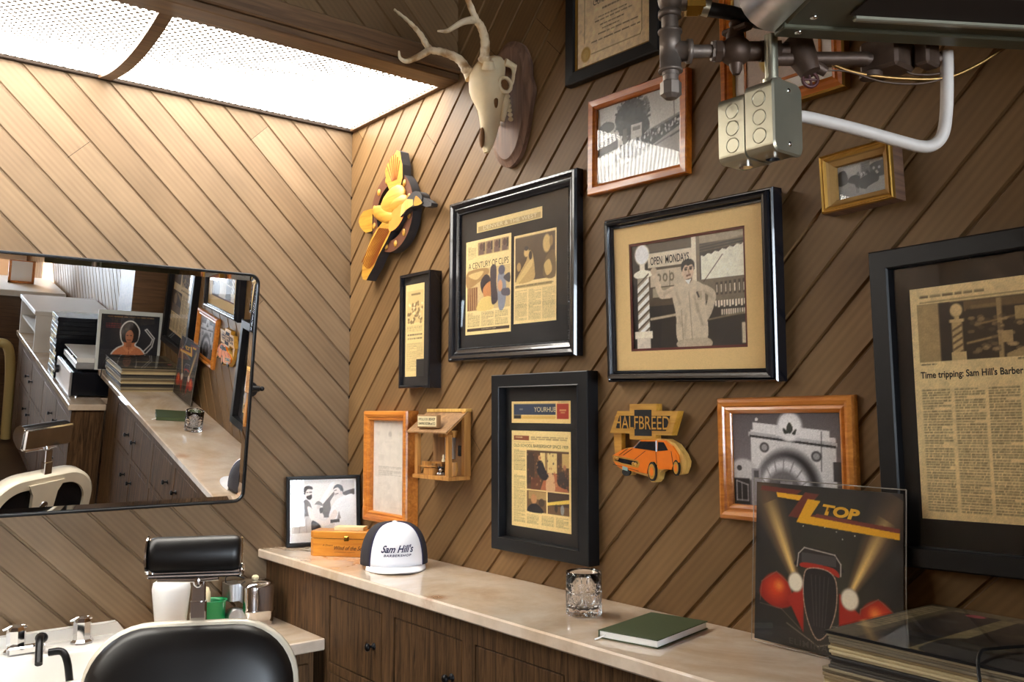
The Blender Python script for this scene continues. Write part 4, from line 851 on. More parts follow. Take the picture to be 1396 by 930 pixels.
b = B(); b.add([(1.438, 1.386, .0352), (1.455, 1.383, .0352), (1.455, 1.374, .0352), (1.438, 1.377, .0352)], [(0, 3, 2, 1)], 0, False, RW); b.build('licence_plate', pm('pale blue plate', rgb(140, 170, 170), .5), hb)
for q in ([(1.47, 1.428), (1.44, 1.412)], [(1.455, 1.428), (1.425, 1.411)], [(1.545, 1.425), (1.548, 1.39)], [(1.512, 1.424), (1.476, 1.402)], [(1.592, 1.426), (1.598, 1.395)], [(1.405, 1.388), (1.49, 1.376)]):
    b = B(); b.tube([(x, -.0336, z) for x, z in q], .0007, 5); b.build('panel_line', M['ink'], hb)
b = B(); b.tube([(1.5475, -.0345, 1.449), (1.5475, -.0345, 1.424)], .0018, 6); b.build('door_pillar', M['steel'], hb)
b = B(); b.tube([(1.476, -.0345, 1.430), (1.497, -.0345, 1.4475)], .0012, 6); b.build('windscreen_trim', M['steel'], hb)

# ------------------------------------------------------------------ little wooden porch scene
X0, X1, Y1, ZB = .569, .767, -.082, 1.311
po = empty('miniature_shop', ((X0 + X1) / 2, 0, ZB), 'miniature wooden shop porch with sloping roof hung between the letter and feature page', 'miniature')
b = B(); b.box((X0, Y1, ZB), (X1, -.001, ZB + .012), 0, .001); b.build('floor_board', M['craft'], po)
for x in (X0 + .012, X1 - .016): 
    b = B(); b.box((x - .007, Y1 + .004, ZB + .012), (x + .009, Y1 + .018, ZB + .136), 0, .001); b.build('post', M['craft'], po)
b = B(); b.box((X1 - .014, -.026, ZB + .012), (X1 + .002, -.001, ZB + .205), 0, .001); b.build('post', M['craft'], po)
b = B(); b.box((X0, -.005, ZB + .012), (X1 - .014, -.001, ZB + .195)); b.build('back_wall', M['tanwood'], po)
b = B(); ry = (Y1 - .014, ZB + .140), (-.014, ZB + .205)
b.add([(x, y, z + dz) for x in (X0 - .014, X1 + .006) for (y, z) in ry for dz in (0, .004)], [(0, 1, 3, 2), (4, 6, 7, 5), (0, 4, 5, 1), (2, 3, 7, 6), (0, 2, 6, 4), (1, 5, 7, 3)]); b.build('roof', M['tanwood'], po)
b = B(); b.box((X0 - .010, -.024, ZB + .204), (X1 + .006, -.001, ZB + .214), 0, .001); b.build('ridge_cap', M['palewood'], po)
b = B(); b.tube([(X1 + .002, Y1 - .01, ZB + .139), (X1 + .002, -.016, ZB + .202)], .003, 4, 0, False); b.build('rafter', M['craft'], po)
Ms = Matrix.Translation((X0 + .096, Y1 - .006, ZB + .176)) @ Matrix.Rotation(PI / 2, 4, 'X')
b = B(); b.box((-.056, -.020, -.010), (.056, .020, .004), 0, .002, Ms); sg = b.build('sign_board', M['tanwood'], po)
b = B(); b.box((-.051, -.0155, .004), (.051, .0155, .0045), 0, 0, Ms); b.build('sign_face', M['cream'], sg).matrix_parent_inverse
def sub_text(parent, root, *a, **k): return text(*a, parent=parent, **k)
Mt = Matrix.Translation(-Vector(po.location)) @ Ms
text('sign_lettering', 'SPOLLS E.R. BISHOP', .092, .0085, sg, M['ink'], 0, .0065, .0048, bold=.02, M4=Mt)
text('sign_lettering', 'SHAVING ROOM and CO', .092, .0085, sg, M['ink'], 0, -.0065, .0048, bold=.02, M4=Mt)
b = B(); b.box((X0 + .04, -.052, ZB + .046), (X0 + .115, -.02, ZB + .051)); [b.box((x, y, ZB + .012), (x + .004, y + .004, ZB + .046)) for x in (X0 + .042, X0 + .109) for y in (-.05, -.025)]; b.build('bench', M['craft'], po)
b = B(); b.box((X0 + .052, -.075, ZB + .012), (X0 + .105, -.052, ZB + .034), 0, .001); b.box((X0 + .03, -.078, ZB + .036), (X0 + .10, -.052, ZB + .040)); b.box((X0 + .036, -.07, ZB + .040), (X0 + .066, -.055, ZB + .052)); b.build('crate', M['craft'], po)
b = B(); b.lathe([(.013, .012), (.016, .026), (.016, .036), (.013, .052)], 16, 0, Matrix.Translation((X1 - .040, -.038, ZB))); b.build('barrel', M['craft'], po)
b = B(); b.box((X1 - .055, -.010, ZB + .066), (X1 - .030, -.005, ZB + .106)); b.box((X1 - .051, -.012, ZB + .070), (X1 - .034, -.010, ZB + .102), 1); b.build('mirror_frame', [M['tanwood'], M['smoke']], po)
b = B(); b.box((X0 + .075, -.012, ZB + .06), (X0 + .125, -.005, ZB + .125), 1); b.box((X0 + .055, -.022, ZB + .126), (X0 + .135, -.005, ZB + .142), 0); b.box((X0 + .05, -.03, ZB + .142), (X0 + .14, -.005, ZB + .147), 0); b.build('doorway', [M['craft'], M['steel']], po)
b = B()
for i in range(9): b.ball((X0 + .115 + .006 * (i % 3), -.062 + .005 * (i // 3), ZB + .016 + .006 * ((i * 7) % 4)), .0055, i % 2, 8, 6)
b.build('coal_heap', [M['steel'], M['smoke']], po)
b = B(); b.lathe([(.005, 0), (.006, .004), (.003, .012), (.004, .016), (.002, .022)], 10, 0, Matrix.Translation((X0 + .095, -.03, ZB + .051))); b.build('tiny_figure', M['ivory'], po)
b = B(); b.prism([(X0 + .128, ZB + .012), (X0 + .150, ZB + .012), (X0 + .146, ZB + .052)], .045, .049, 0, None, RW); b.build('leaning_board', M['palewood'], po)

# ------------------------------------------------------------------ tall marble-topped cabinets
CX1 = 2.66
b = B(); b.box((.002, -.343, 1.02), (CX1, -.001, 1.05), 0, .004); o = b.build('marble_counter', M['marble'], None, (0, 0, 1.05)); tag(o, 'long high cream marble counter slab running along the right wall', 'counter')
def cabinet(name, x0, x1, y0, y1, z1, doors, label, group, nrm=-1, split=.76):
    r = empty(name, ((x0 + x1) / 2, (y0 + y1) / 2, 0), label, 'cabinet', group)
    b = B(); b.box((x0, y0 + .012, .09), (x1, y1, z1)); b.box((x0, y0 + .06, 0), (x1, y1, .09)); b.build('body', M['oak'], r)
    zt = z1 - .058; b = B()
    xs = [x0] + [q for d in doors for q in (d[0], d[1])] + [x1]
    for i in range(0, len(xs), 2): b.box((xs[i], y0, .09), (xs[i + 1], y0 + .013, z1))
    for a, c_ in doors:
        b.box((a, y0, zt), (c_, y0 + .013, z1)); b.box((a, y0, split - .022), (c_, y0 + .013, split + .004)); b.box((a, y0, .09), (c_, y0 + .013, .13))
    b.build('face_frame', M['oak'], r)
    for k, (a, c_) in enumerate(doors):
        for (q0, q1) in ((split + .004, zt), (.13, split - .022)):
            b = B(); g = .0035; b.box((a + g, y0 + .001, q0 + g), (c_ - g, y0 + .011, q1 - g), 0, .0015)
            b.box((a + .0012, y0 + .006, q0 + .0012), (c_ - .0012, y0 + .011, q1 - .0012), 1)
            d = b.build('door', [M['oak'], M['void']], r)
            b = B(); kx = c_ - .045 if k % 2 == 0 else a + .045; kz = (q0 + q1) / 2 if q0 > .5 else q1 - .09
            b.lathe([(.010, 0), (.010, .002), (.004, .004), (.004, .014), (.011, .018), (.011, .024), (.006, .027)], 14, 0, Matrix.Translation(Vector((kx, y0 + .001, kz))) @ Matrix.Rotation(PI / 2, 4, 'X'))
            kn = b.build('knob', M['blacksteel'], None); kn.parent = d; kn.location = -Vector(r.location)
    return r
G_ = None
cabinet('base_cabinet', 0.002, .812, -.31, -.001, 1.02, [(.467, .778)], 'dark oak cabinet under the high marble counter, nearest the corner and beside the low counter', 'cabinets under the high counter')
cabinet('base_cabinet', .812, 1.56, -.31, -.001, 1.02, [(.841, 1.159), (1.21, 1.531)], 'dark oak double cabinet under the stained stretch of the high marble counter', 'cabinets under the high counter')
cabinet('base_cabinet', 1.56, 2.515, -.31, -.001, 1.02, [(1.581, 1.90), (1.95, 2.27)], 'dark oak cabinet with long end stile under the notebook and record stack', 'cabinets under the high counter')

# ------------------------------------------------------------------ low counter, sink
LZ = .83
b = B(); b.box((.001, -.775, LZ - .035), (.445, -.311, LZ), 0, .003); o = b.build('marble_counter', M['marble2'], None, (0, -.5, LZ)); tag(o, 'short low cream marble slab on the left wall beside the sink', 'counter')
lc = empty('vanity_cabinet', (.2, -.54, 0), 'dark oak cabinet under the low marble counter', 'cabinet')
b = B(); b.box((.002, -.773, 0), (.425, -.340, LZ - .036)); b.build('body', M['oak'], lc)
b = B(); b.box((.424, -.76, .12), (.436, -.36, .76), 0, .002); b.build('door', M['oak'], lc)
lc = empty('sink_cabinet', (.2, -1.2, 0), 'dark oak cabinet under the white sink', 'cabinet')
b = B(); b.box((.002, -1.62, 0), (.425, -.78, .638)); b.build('body', M['oak'], lc)
for y in (-.79, -1.205): b = B(); b.box((.424, y - .40, .12), (.436, y - .01, .60), 0, .002); b.build('door', M['oak'], lc)
si = empty('sink', (.24, -1.15, LZ), 'white porcelain sink with backsplash and two chrome valves below the mirror', 'sink')
b = B(); cy = -1.21; Wd, Ld = .50, .87
def rr(w, l, r_, x, z, cyy=cy): return [(x + px, cyy + py, z) for px, py in rrect(w, l, r_, 6)]
b.loft([rr(.44, .80, .03, .25, .64), rr(Wd, Ld, .02, .25, .70), rr(Wd, Ld, .02, .25, LZ + .005), rr(Wd - .02, Ld - .02, .02, .25, LZ + .013), rr(.32, .72, .07, .315, LZ + .013), rr(.30, .70, .07, .315, LZ + .002), rr(.26, .64, .08, .315, .72), rr(.16, .46, .08, .315, .67), rr(.03, .04, .012, .315, .665)], 0, True)
b.build('basin', M['porcelain'], si)
b = B(); b.prism([(-.775, LZ + .012), (-.80, .876), (-1.64, .876), (-1.64, LZ + .012)], 0, .03, 0, None, Matrix(((0, 0, 1, .001), (1, 0, 0, 0), (0, 1, 0, 0), (0, 0, 0, 1)))); b.build('backsplash', M['porcelain'], si)
for x, y in ((.092, -.915), (.092, -1.088)):
    b = B(); b.lathe([(.032, 0), (.032, .006), (.025, .012), (.025, .062), (.021, .072), (.010, .078)], 8, 0, Matrix.Translation((x, y, LZ + .013)), False)
    v = b.build('faucet_valve', M['chrome'], si)
    b = B(); M4 = Matrix.Translation(Vector((x, y, LZ + .091)))
    b.tube([M4 @ Vector((0, -.034, -.012)), M4 @ Vector((0, -.016, -.006)), M4 @ Vector((0, .016, -.006)), M4 @ Vector((0, .026, -.008))], [.003, .006, .006, .004], 8); h_ = b.build('lever', M['chrome'], None); h_.parent = v; h_.location = -Vector(si.location)
b = B(); b.box((.105, -1.115, LZ + .013), (.135, -1.02, LZ + .036), 0, .004); b.build('spray_bracket', M['chrome'], si)
b = B(); b.tube(catmull([(.145, -1.035, LZ + .058), (.165, -1.042, LZ + .062), (.20, -1.05, LZ + .055), (.25, -1.06, LZ + .01)], 5), .010, 10); b.ball((.142, -1.033, LZ + .055), (.017, .017, .015)); b.build('sprayer', M['blacksteel'], si)
b = B(); b.tube(catmull([(.27, -.985, LZ - .05), (.255, -.99, LZ + .005), (.235, -1.0, LZ + .03), (.22, -1.03, LZ + .03)], 5), .010, 10); b.build('faucet_spout', M['blacksteel'], si)

# things on the low counter
jr = empty('cotton_jar', (.10, -.663, LZ), 'flared clear jar stuffed with white cotton behind the headrest', 'jar')
b = B(); prof = [(.040, 0), (.046, .004), (.066, .178), (.066, .182), (.063, .182), (.063, .178), (.043, .008)]; b.lathe(prof, 28, 0, Matrix.Translation((.10, -.663, LZ)), True, True, True); b.build('glass', M['glass'], jr)
b = B(); b.lathe([(.038, .010), (.045, .02), (.057, .140), (.054, .158), (.034, .170), (.012, .172)], 28, 0, Matrix.Translation((.10, -.663, LZ))); b.build('cotton', M['cotton'], jr)
cp = empty('shaving_cup', (.10, -.530, LZ), 'green plastic shaving cup on the low counter', 'cup')
b = B(); b.lathe([(.036, 0), (.037, .004), (.038, .080), (.043, .086), (.043, .089), (.039, .089), (.035, .080), (.034, .006)], 28, 0, Matrix.Translation((.10, -.530, LZ))); b.build('cup', M['greencup'], cp)
br = empty('shaving_brush', (.105, -.550, LZ + .01), 'shaving brush with rounded ivory handle standing in the green cup', 'brush')
b = B(); b.tube([(.10, -.545, LZ + .008), (.105, -.555, LZ + .072)], [.012, .017], 12); b.build('bristles', M['smoke'], br)
b = B(); b.tube([(.105, -.555, LZ + .072), (.106, -.557, LZ + .085), (.107, -.559, LZ + .115), (.107, -.560, LZ + .130), (.107, -.560, LZ + .134)], [.010, .015, .016, .012, .004], 14); b.build('handle', M['ivory'], br)
la = empty('lather_machine', (.11, -.40, LZ), 'chrome hot lather machine with white cap on the low counter', 'lather machine')
LM = Matrix.Translation((.125, -.400, LZ + .0005)) @ Matrix.Scale(1.28, 4)
b = B(); b.loft([[(px, py, z) for px, py in rrect(.095 * s_, .085 * s_, .028 * s_, 6)] for z, s_ in ((0, .92), (.012, .92), (.030, .92), (.034, 1), (.040, 1), (.042, .97), (.096, .97), (.104, .9), (.108, .7), (.109, .2))], 0, True, LM); b.build('body', M['chrome'], la)
b = B(); b.loft([[(-.035 + px, -.044 + py, z) for px, py in rrect(.06, .045, .015, 5)] for z in (.060, .064, .098, .102)], 0, True, LM); b.lathe([(.018, 0), (.022, .002), (.024, .02), (.020, .028)], 16, 0, LM @ Matrix.Translation((-.02, -.052, .022)) @ Matrix.Rotation(PI / 2, 4, 'Y')); b.build('side_motor', M['steel'], la)
b = B(); b.box((-.006, -.010, .108), (.010, .006, .121), 0, .004, LM); b.build('cap_button', M['ivory'], la)
b = B(); b.tube(catmull([LM @ Vector(q) for q in ((-.04, -.062, .10), (-.045, -.06, .116), (-.03, -.045, .120), (-.012, -.025, .114))], 4), .0022, 6); b.build('wire_loop', M['blacksteel'], la)

# ------------------------------------------------------------------ tilting mirror
tt, yy_ = .13585546, -.01834886
n_ = Vector((math.cos(tt) * math.cos(yy_), math.sin(yy_) * math.cos(tt), -math.sin(tt)))
c0 = Vector((.088, -1.046, 1.5935))
ax = Vector((0, 0, 1)).cross(n_).normalized(); up = n_.cross(ax)
MM = Matrix((( *[ax[0], up[0], n_[0], c0[0]],), ( *[ax[1], up[1], n_[1], c0[1]],), ( *[ax[2], up[2], n_[2], c0[2]],), (0, 0, 0, 1)))
mi = empty('wall_mirror', c0, 'large tilted pivot mirror with thin black rounded frame on the left wall', 'mirror')
MWd, MH, mr = 1.262, .762, .035
b = B(); ring = lambda d, z: [(x, y, z) for x, y in rrect(MWd - 2 * d, MH - 2 * d, max(mr - d, .004), 8)]
b.loft([ring(0, -.016), ring(0, .004), ring(.002, .006), ring(.006, .006), ring(.008, .004), ring(.008, -.002)], 0, False, MM, False, False); b.build('frame', M['blacksteel'], mi)
b = B(); b.loft([ring(.007, -.010), ring(.007, -.0008), ring(.024, .0014)], 0, False, MM); b.build('mirror_glass', M['mirror'], mi)
b = B(); b.loft([ring(.003, -.0155), ring(.003, -.010)], 0, False, MM); b.build('back_board', M['blacksteel'], mi)
for s in (-1, 1):
    e = c0 + ax * (s * (MWd / 2 + .012)); b = B()
    b.tube([(.0005, e[1] + s * .022, e[2]), (.006, e[1] + s * .022, e[2])], .026, 20); b.tube([(.006, e[1] + s * .022, e[2]), (e[0] - .006, e[1] + s * .010, e[2])], .009, 12); b.tube([e - ax * (s * .014), e + ax * (s * .012)], .010, 14); b.ball(e + ax * (s * .022), .0085)
    b.build('pivot_bracket', M['blacksteel'], mi)

# ------------------------------------------------------------------ things on the high marble counter
TZ = 1.05
# standing photograph of two people shaking hands
A0 = Vector((.050, -.262, TZ)); A1 = Vector((.118, -.012, TZ)); ux = (A1 - A0).normalized(); wv = (A1 - A0).length
nz = ux.cross(Vector((0, 0, 1))).normalized(); nz = nz if nz.x > 0 else -nz
lean = math.radians(5.5); uy = (Vector((0, 0, 1)) * math.cos(lean) - nz * math.sin(lean)); nn = ux.cross(uy).normalized()
hh = .240; cc = (A0 + A1) / 2 + uy * (hh / 2) + Vector((0, 0, .002))
r = empty('handshake_photo_frame', cc, 'thin black frame with a photograph of two people shaking hands, standing in the counter corner', 'picture frame', None, False)
r.matrix_world = Matrix((( ux[0], uy[0], nn[0], cc[0]), (ux[1], uy[1], nn[1], cc[1]), (ux[2], uy[2], nn[2], cc[2]), (0, 0, 0, 1)))
moulding(r, wv, hh, [(0, -.004), (0, .010), (.002, .012), (.009, .011), (.012, .009), (.013, .006), (.013, .001)], M['black'])
slab(r, 'backing_board', wv - .01, hh - .01, -.006, 0, M['blackmat'])
p = Pic(130, 118, (238, 234, 230)); p.grad(.03, .02, .97, .85, (224, 220, 216), (208, 204, 200)); p.poly([(.6, .30), (.78, .03), (.97, .03), (.97, .22)], (206, 200, 196)); p.poly([(.46, .44), (.66, .2), (.72, .16), (.6, .36), (.62, .62), (.47, .62)], (112, 104, 100)); p.poly([(.42, .4), (.62, .05), (.68, .05), (.48, .42)], (240, 236, 232)); p.blob([(.8, .22), (.97, .17), (.97, .26), (.82, .27)], (92, 86, 84))
p.blob([(.07, .62), (.08, .46), (.15, .36), (.24, .32), (.30, .38), (.33, .50), (.31, .60), (.2, .63)], (118, 110, 108)); p.poly([(.09, .60), (.31, .58), (.34, .84), (.06, .84)], (190, 184, 180)); p.line((.16, .62), (.14, .84), .012, (160, 154, 150)); p.line((.24, .62), (.25, .84), .012, (168, 162, 158))
p.blob([(.26, .44), (.32, .46), (.36, .58), (.5, .68), (.49, .73), (.4, .72), (.30, .62)], (222, 214, 208)); p.ell(.275, .21, .05, .078, (214, 204, 198)); p.ell(.2, .2, .035, .05, (96, 88, 84)); p.blob([(.2, .20), (.21, .13), (.27, .10), (.33, .12), (.335, .16), (.27, .155), (.235, .2), (.225, .24)], (72, 64, 62)); p.blob([(.25, .265), (.3, .25), (.325, .24), (.325, .30), (.29, .325), (.25, .30)], (78, 70, 68)); p.rect(.285, .195, .33, .215, (70, 64, 62)); p.rect(.245, .2, .275, .212, (70, 64, 62))
p.blob([(.36, .42), (.40, .38), (.47, .39), (.49, .45), (.46, .5), (.5, .58), (.49, .64), (.38, .62), (.36, .52)], (216, 210, 206)); p.blob([(.37, .40), (.42, .35), (.48, .39), (.48, .43), (.42, .41)], (132, 124, 120)); p.ell(.43, .45, .03, .035, (198, 188, 182)); p.blob([(.44, .47), (.49, .46), (.485, .53), (.45, .545)], (86, 80, 78))
p.blob([(.58, .62), (.62, .46), (.70, .34), (.82, .28), (.97, .30), (.97, .84), (.68, .84), (.66, .7)], (246, 244, 242)); p.blob([(.46, .69), (.56, .64), (.66, .5), (.71, .56), (.62, .71), (.50, .755), (.46, .74)], (222, 214, 208)); p.ell(.705, .205, .045, .07, (218, 208, 202)); p.blob([(.645, .17), (.67, .115), (.72, .09), (.78, .12), (.80, .2), (.77, .26), (.755, .19), (.72, .145), (.68, .15)], (52, 46, 44)); p.line((.665, .19), (.695, .185), .01, (80, 70, 66)); p.line((.68, .25), (.72, .24), .012, (96, 80, 76)); p.ell(.77, .23, .02, .03, (206, 194, 188)); p.poly([(.6, .66), (.74, .65), (.74, .70), (.6, .71)], (80, 74, 72)); p.poly([(.73, .52), (.76, .64), (.7, .66)], (150, 144, 140)); p.blob([(.33, .66), (.45, .74), (.44, .84), (.33, .84)], (78, 72, 70))
p.rect(0, .85, 1, 1, (242, 239, 235)); p.rect(0, 0, 1, .02, (242, 239, 235)); p.rect(0, 0, .03, 1, (242, 239, 235)); p.rect(.97, 0, 1, 1, (242, 239, 235)); p.contrast(1.25, .6).grain(.03)
p.mesh('photograph', wv - .024, hh - .024, r, 0, 0, .0012, M['photo'])
slab(r, 'glass_pane', wv - .022, hh - .022, .0028, .0042, M['glass'])
b = B(); b.add([(-.03, .04, -.006), (.03, .04, -.006), (.03, -hh / 2 + .004, -.045), (-.03, -hh / 2 + .004, -.045), (-.03, .04, -.009), (.03, .04, -.009), (.03, -hh / 2 + .004, -.049), (-.03, -hh / 2 + .004, -.049)], [(0, 1, 2, 3), (7, 6, 5, 4), (0, 4, 5, 1), (2, 6, 7, 3), (1, 5, 6, 2), (0, 3, 7, 4)]); b.build('easel_leg', M['blackmat'], r)

# cedar box, turned towards the room
def basis(o, ang): return Matrix.Translation(o) @ Matrix.Rotation(ang, 4, 'Z')
bo = Vector((.257, -.275, TZ)); ang = math.atan2(.102, .121); BL, BD = .232, .072
bx = empty('cedar_box', bo, 'varnished orange cedar box with brass catch, half behind the cap', 'box', None, False, (0, 0, ang))
def cham(z0, z1, i=0): 
    return [(x, y) for x, y in ((.012, i), (BL - .012, i), (BL - i, .010), (BL - i, BD), (i, BD), (i, .010))]
b = B(); b.loft([[(x, y, z) for x, y in cham(0, 0, .002)] if z == 0 else [(x, y, z) for x, y in cham(0, 0)] for z in (0, .002, .056)], 0, False); b.build('box_body', M['cigar'], bx)
b = B(); b.loft([[(x, y, z) for x, y in cham(0, 0, i)] for z, i in ((.0585, 0), (.078, 0), (.081, .004))], 0, False); b.build('lid', M['cigar'], bx)
b = B(); b.box((.118, -.003, .050), (.134, 0, .066), 0, .001); b.box((.122, -.005, .057), (.130, -.003, .064), 0, .001); b.build('catch', M['brass'], bx)
Mfront = Matrix.Rotation(PI / 2, 4, 'X')
text('lettering', 'A Dream', .036, .006, bx, M['ink'], .062, .036, .0005, .4, M4=Mfront); text('lettering', 'Wind of the Sea', .10, .013, bx, M['ink'], .135, .028, .0005, .4, bold=.01, M4=Mfront); text('lettering', 'selected cigars', .07, .004, bx, M['ink'], .12, .0145, .0005, .3, M4=Mfront)
b = B(); Mx = basis(bo + Vector((0, 0, .0812)), ang); b.box((.075, .020, 0), (.175, .062, .012), 0, .0008, Mx); o = b.build('card_stack', M['cream'], None, (.33, -.2, TZ + .0812)); tag(o, 'small block of cream cards lying on the cedar box lid', 'cards')

# trucker cap
ca = math.atan2(-1.40, 2.33)                                                      # faces the room
cap = empty('trucker_cap', (.600, -.165, TZ), 'white and charcoal trucker cap lettered with the shop name, on the marble counter', 'cap', None, False, (0, 0, ca + .10))
def crown(th, t):                                                                # th from the front, t 0 brim .. 1 button
    r_ = 1 - abs(2 * t - 0) ** 0 * 0
    k = math.cos(min(t, 1) * PI / 2) ** .62
    fx = .098 if abs(th) < PI / 2 else .100; 
    hgt = .122 * math.sin(t * PI / 2) ** .92
    x = fx * k * math.cos(th) + .010 * math.sin(t * PI) * math.cos(th); y = .102 * k * math.sin(th)
    return Vector((x, y, .012 + hgt))
def panel(th0, th1, name, mat, off=0.):
    b = B(); nt_, nz_ = 26, 18
    v = [crown(th0 + (th1 - th0) * i / nt_, min(j / nz_, .985)) for j in range(nz_ + 1) for i in range(nt_ + 1)]
    b.add(v, [(j * (nt_ + 1) + i, j * (nt_ + 1) + i + 1, (j + 1) * (nt_ + 1) + i + 1, (j + 1) * (nt_ + 1) + i) for j in range(nz_) for i in range(nt_)], 0, True)
    o = b.build(name, mat, cap); md = o.modifiers.new('thick', 'SOLIDIFY'); md.thickness = .0018; return o
FT = math.radians(50)
panel(-FT, FT, 'front_panel', M['capwhite']); panel(FT, 2 * PI - FT, 'mesh_back', M['capmesh'])
b = B()
for s in (-1, 1): b.tube([crown(s * FT, min(t, .985)) for t in np.linspace(0, 1, 16)], .0022, 6)
b.build('piping', M['navy'], cap)
b = B(); vv = []; nb = 24; FB = math.radians(58)
for k in range(7):
    q = k / 6
    for i in range(nb + 1):
        th = -FB + 2 * FB * i / nb; base = crown(th, 0); ext = .066 * max(0, math.cos(th * PI / 2 / FB)) ** .7 * q
        vv.append((base.x + ext, base.y * (1 + .02 * q), .012 - .010 * q * (abs(math.sin(th)) ** 1.5) - .004 * q))
b.add(vv, [(k * (nb + 1) + i, k * (nb + 1) + i + 1, (k + 1) * (nb + 1) + i + 1, (k + 1) * (nb + 1) + i) for k in range(6) for i in range(nb)], 0, True)
o = b.build('brim', M['capwhite'], cap); md = o.modifiers.new('thick', 'SOLIDIFY'); md.thickness = .003; md.offset = 0
b = B(); b.ball((.008, 0, .134), (.008, .008, .0042)); b.build('button', M['capwhite'], cap)
def capwarp(p):
    th = p[0] / .100; t = p[1]
    q = crown(th, t); c_ = Vector((math.cos(th), math.sin(th), .15)); return tuple(q + c_.normalized() * .0016)
def onto_cap(body, w, zc, hgt, **k):
    # height on the crown is turned into its t parameter
    def warp(p):
        z = zc + p[1]; s_ = max(min((z - .012) / .122, 1), 0) ** (1 / .92); t = math.asin(min(s_, 1)) * 2 / PI
        return capwarp((p[0], t))
    return text('lettering', body, w, hgt, cap, M['navy'], 0, 0, 0, warp=warp, **k)
onto_cap("Sam Hill's", .100, .066, .022, shear=.45, bold=.022)
onto_cap('BARBERSHOP', .082, .047, .0068, shear=.2, bold=.03, spacing=1.2)

# cut glass tumbler
tg = empty('glass_tumbler', (1.435, -.163, TZ), 'cut crystal tumbler standing on the marble counter near the notebook', 'tumbler')
b = B(); n = 96; R0 = .0415; H0 = .098
def cut(a, z):
    if z < .006 or z > .074: return 0
    k = 8; u = (a * k / (2 * PI)) % 1 - .5; w = (z - .006) / .068
    d = 0.
    for zc, ph in ((.30, 0), (.72, .5)):
        uu = ((u + .5 + ph) % 1) - .5; r_ = math.hypot(uu * 1.0, (w - zc) * 1.1); an = math.atan2((w - zc) * 1.1, uu)
        if r_ < .46: d = max(d, (.5 + .5 * math.cos(an * 8)) ** 3 * (1 - r_ / .46) ** .4)
    return d
outer = []; zs = np.linspace(0, .078, 46)
for z in zs: outer.append([((R0 - .0046 * cut(2 * PI * j / n, z)) * math.cos(2 * PI * j / n), (R0 - .0046 * cut(2 * PI * j / n, z)) * math.sin(2 * PI * j / n), z) for j in range(n)])
cr = lambda r_, z: [(r_ * math.cos(2 * PI * j / n), r_ * math.sin(2 * PI * j / n), z) for j in range(n)]
rings = [cr(.036, 0)] + outer[1:] + [cr(R0, .090), cr(R0 - .0005, H0), cr(R0 - .002, H0 + .0006), cr(R0 - .0035, H0), cr(R0 - .004, .03), cr(R0 - .006, .018), cr(.02, .015)]
b.loft(rings, 0, True, Matrix.Translation((1.435, -.163, TZ + .0005))); b.build('glass_body', M['clearglass'], tg)

# notebook
nb0 = Vector((1.604, -.305, TZ + .001)); e1 = Vector((-.047, .220, 0)).normalized(); e2 = Vector((.129, .035, 0)).normalized(); nl, nw = .212, .140
e2 = (e2 - e1 * e2.dot(e1)).normalized()
NBM = Matrix(((e2[0], e1[0], 0, 1.612), (e2[1], e1[1], 0, -.288), (0, 0, 1, TZ + .001), (0, 0, 0, 1)))
nbk = empty('notebook', (1.66, -.17, TZ), 'dark green hardback notebook with white page edges lying on the counter', 'notebook')
b = B(); b.box((0, 0, 0), (nw, nl, .0018), 0, .0006, NBM); b.box((0, 0, .0145), (nw, nl, .0165), 0, .0008, NBM); b.box((-.001, 0, .0005), (.0015, nl, .016), 0, .0006, NBM); b.build('cover', M['green'], nbk)
b = B(); b.box((.0015, .003, .0018), (nw - .003, nl - .003, .0145), 0, 0, NBM); b.build('pages', M['white'], nbk)
b = B(); b.tube([NBM @ Vector((.016, .005, .008)), NBM @ Vector((.010, -.006, .004)), NBM @ Vector((.004, -.020, .0012))], .0016, 6); b.build('ribbon', M['white'], nbk)

# leaning record with hot-rod cover
zw, zh = .326, .326
zx = 1.825 + .166; zr = empty('record_sleeve', (zx, -.060, TZ), 'record with a red hot-rod cover, in a clear sleeve leaning upright against the wall', 'record', None, False)
lean = math.asin(.016 / zh)
zr.rotation_euler = (PI / 2 - lean, math.radians(.6), 0); zr.location = (zx, -.062, TZ + .003)
slab(zr, 'card_sleeve', .314, .314, -.002, .002, M['black'], 0, .161)
p = Pic(240, 240, (22, 20, 20)); u, v = p.u, p.v
p.ell(.5, .55, .32, .4, (66, 62, 44), .7, 1.2)
def beam(x0, y0, x1, y1, w0, w1, c_, al):
    d = np.array((x1 - x0, y1 - y0)); l = np.hypot(*d); d /= l; t = ((u - x0) * d[0] + (v - y0) * d[1]) / l; s_ = np.abs(-(u - x0) * d[1] + (v - y0) * d[0]); w = w0 + (w1 - w0) * t
    m = np.clip(1 - s_ / np.maximum(w, 1e-3), 0, 1) ** .8 * ((t > 0) & (t < 1.1)) * np.clip(1.2 - t * .75, 0, 1); p.put(m, c_, al)
beam(.30, .58, .05, .04, .035, .16, (170, 128, 84), .95); beam(.30, .58, .12, .16, .018, .06, (250, 214, 130), .95); beam(.68, .6, .95, .08, .035, .16, (170, 128, 84), .95); beam(.68, .6, .88, .2, .018, .06, (250, 214, 130), .95)
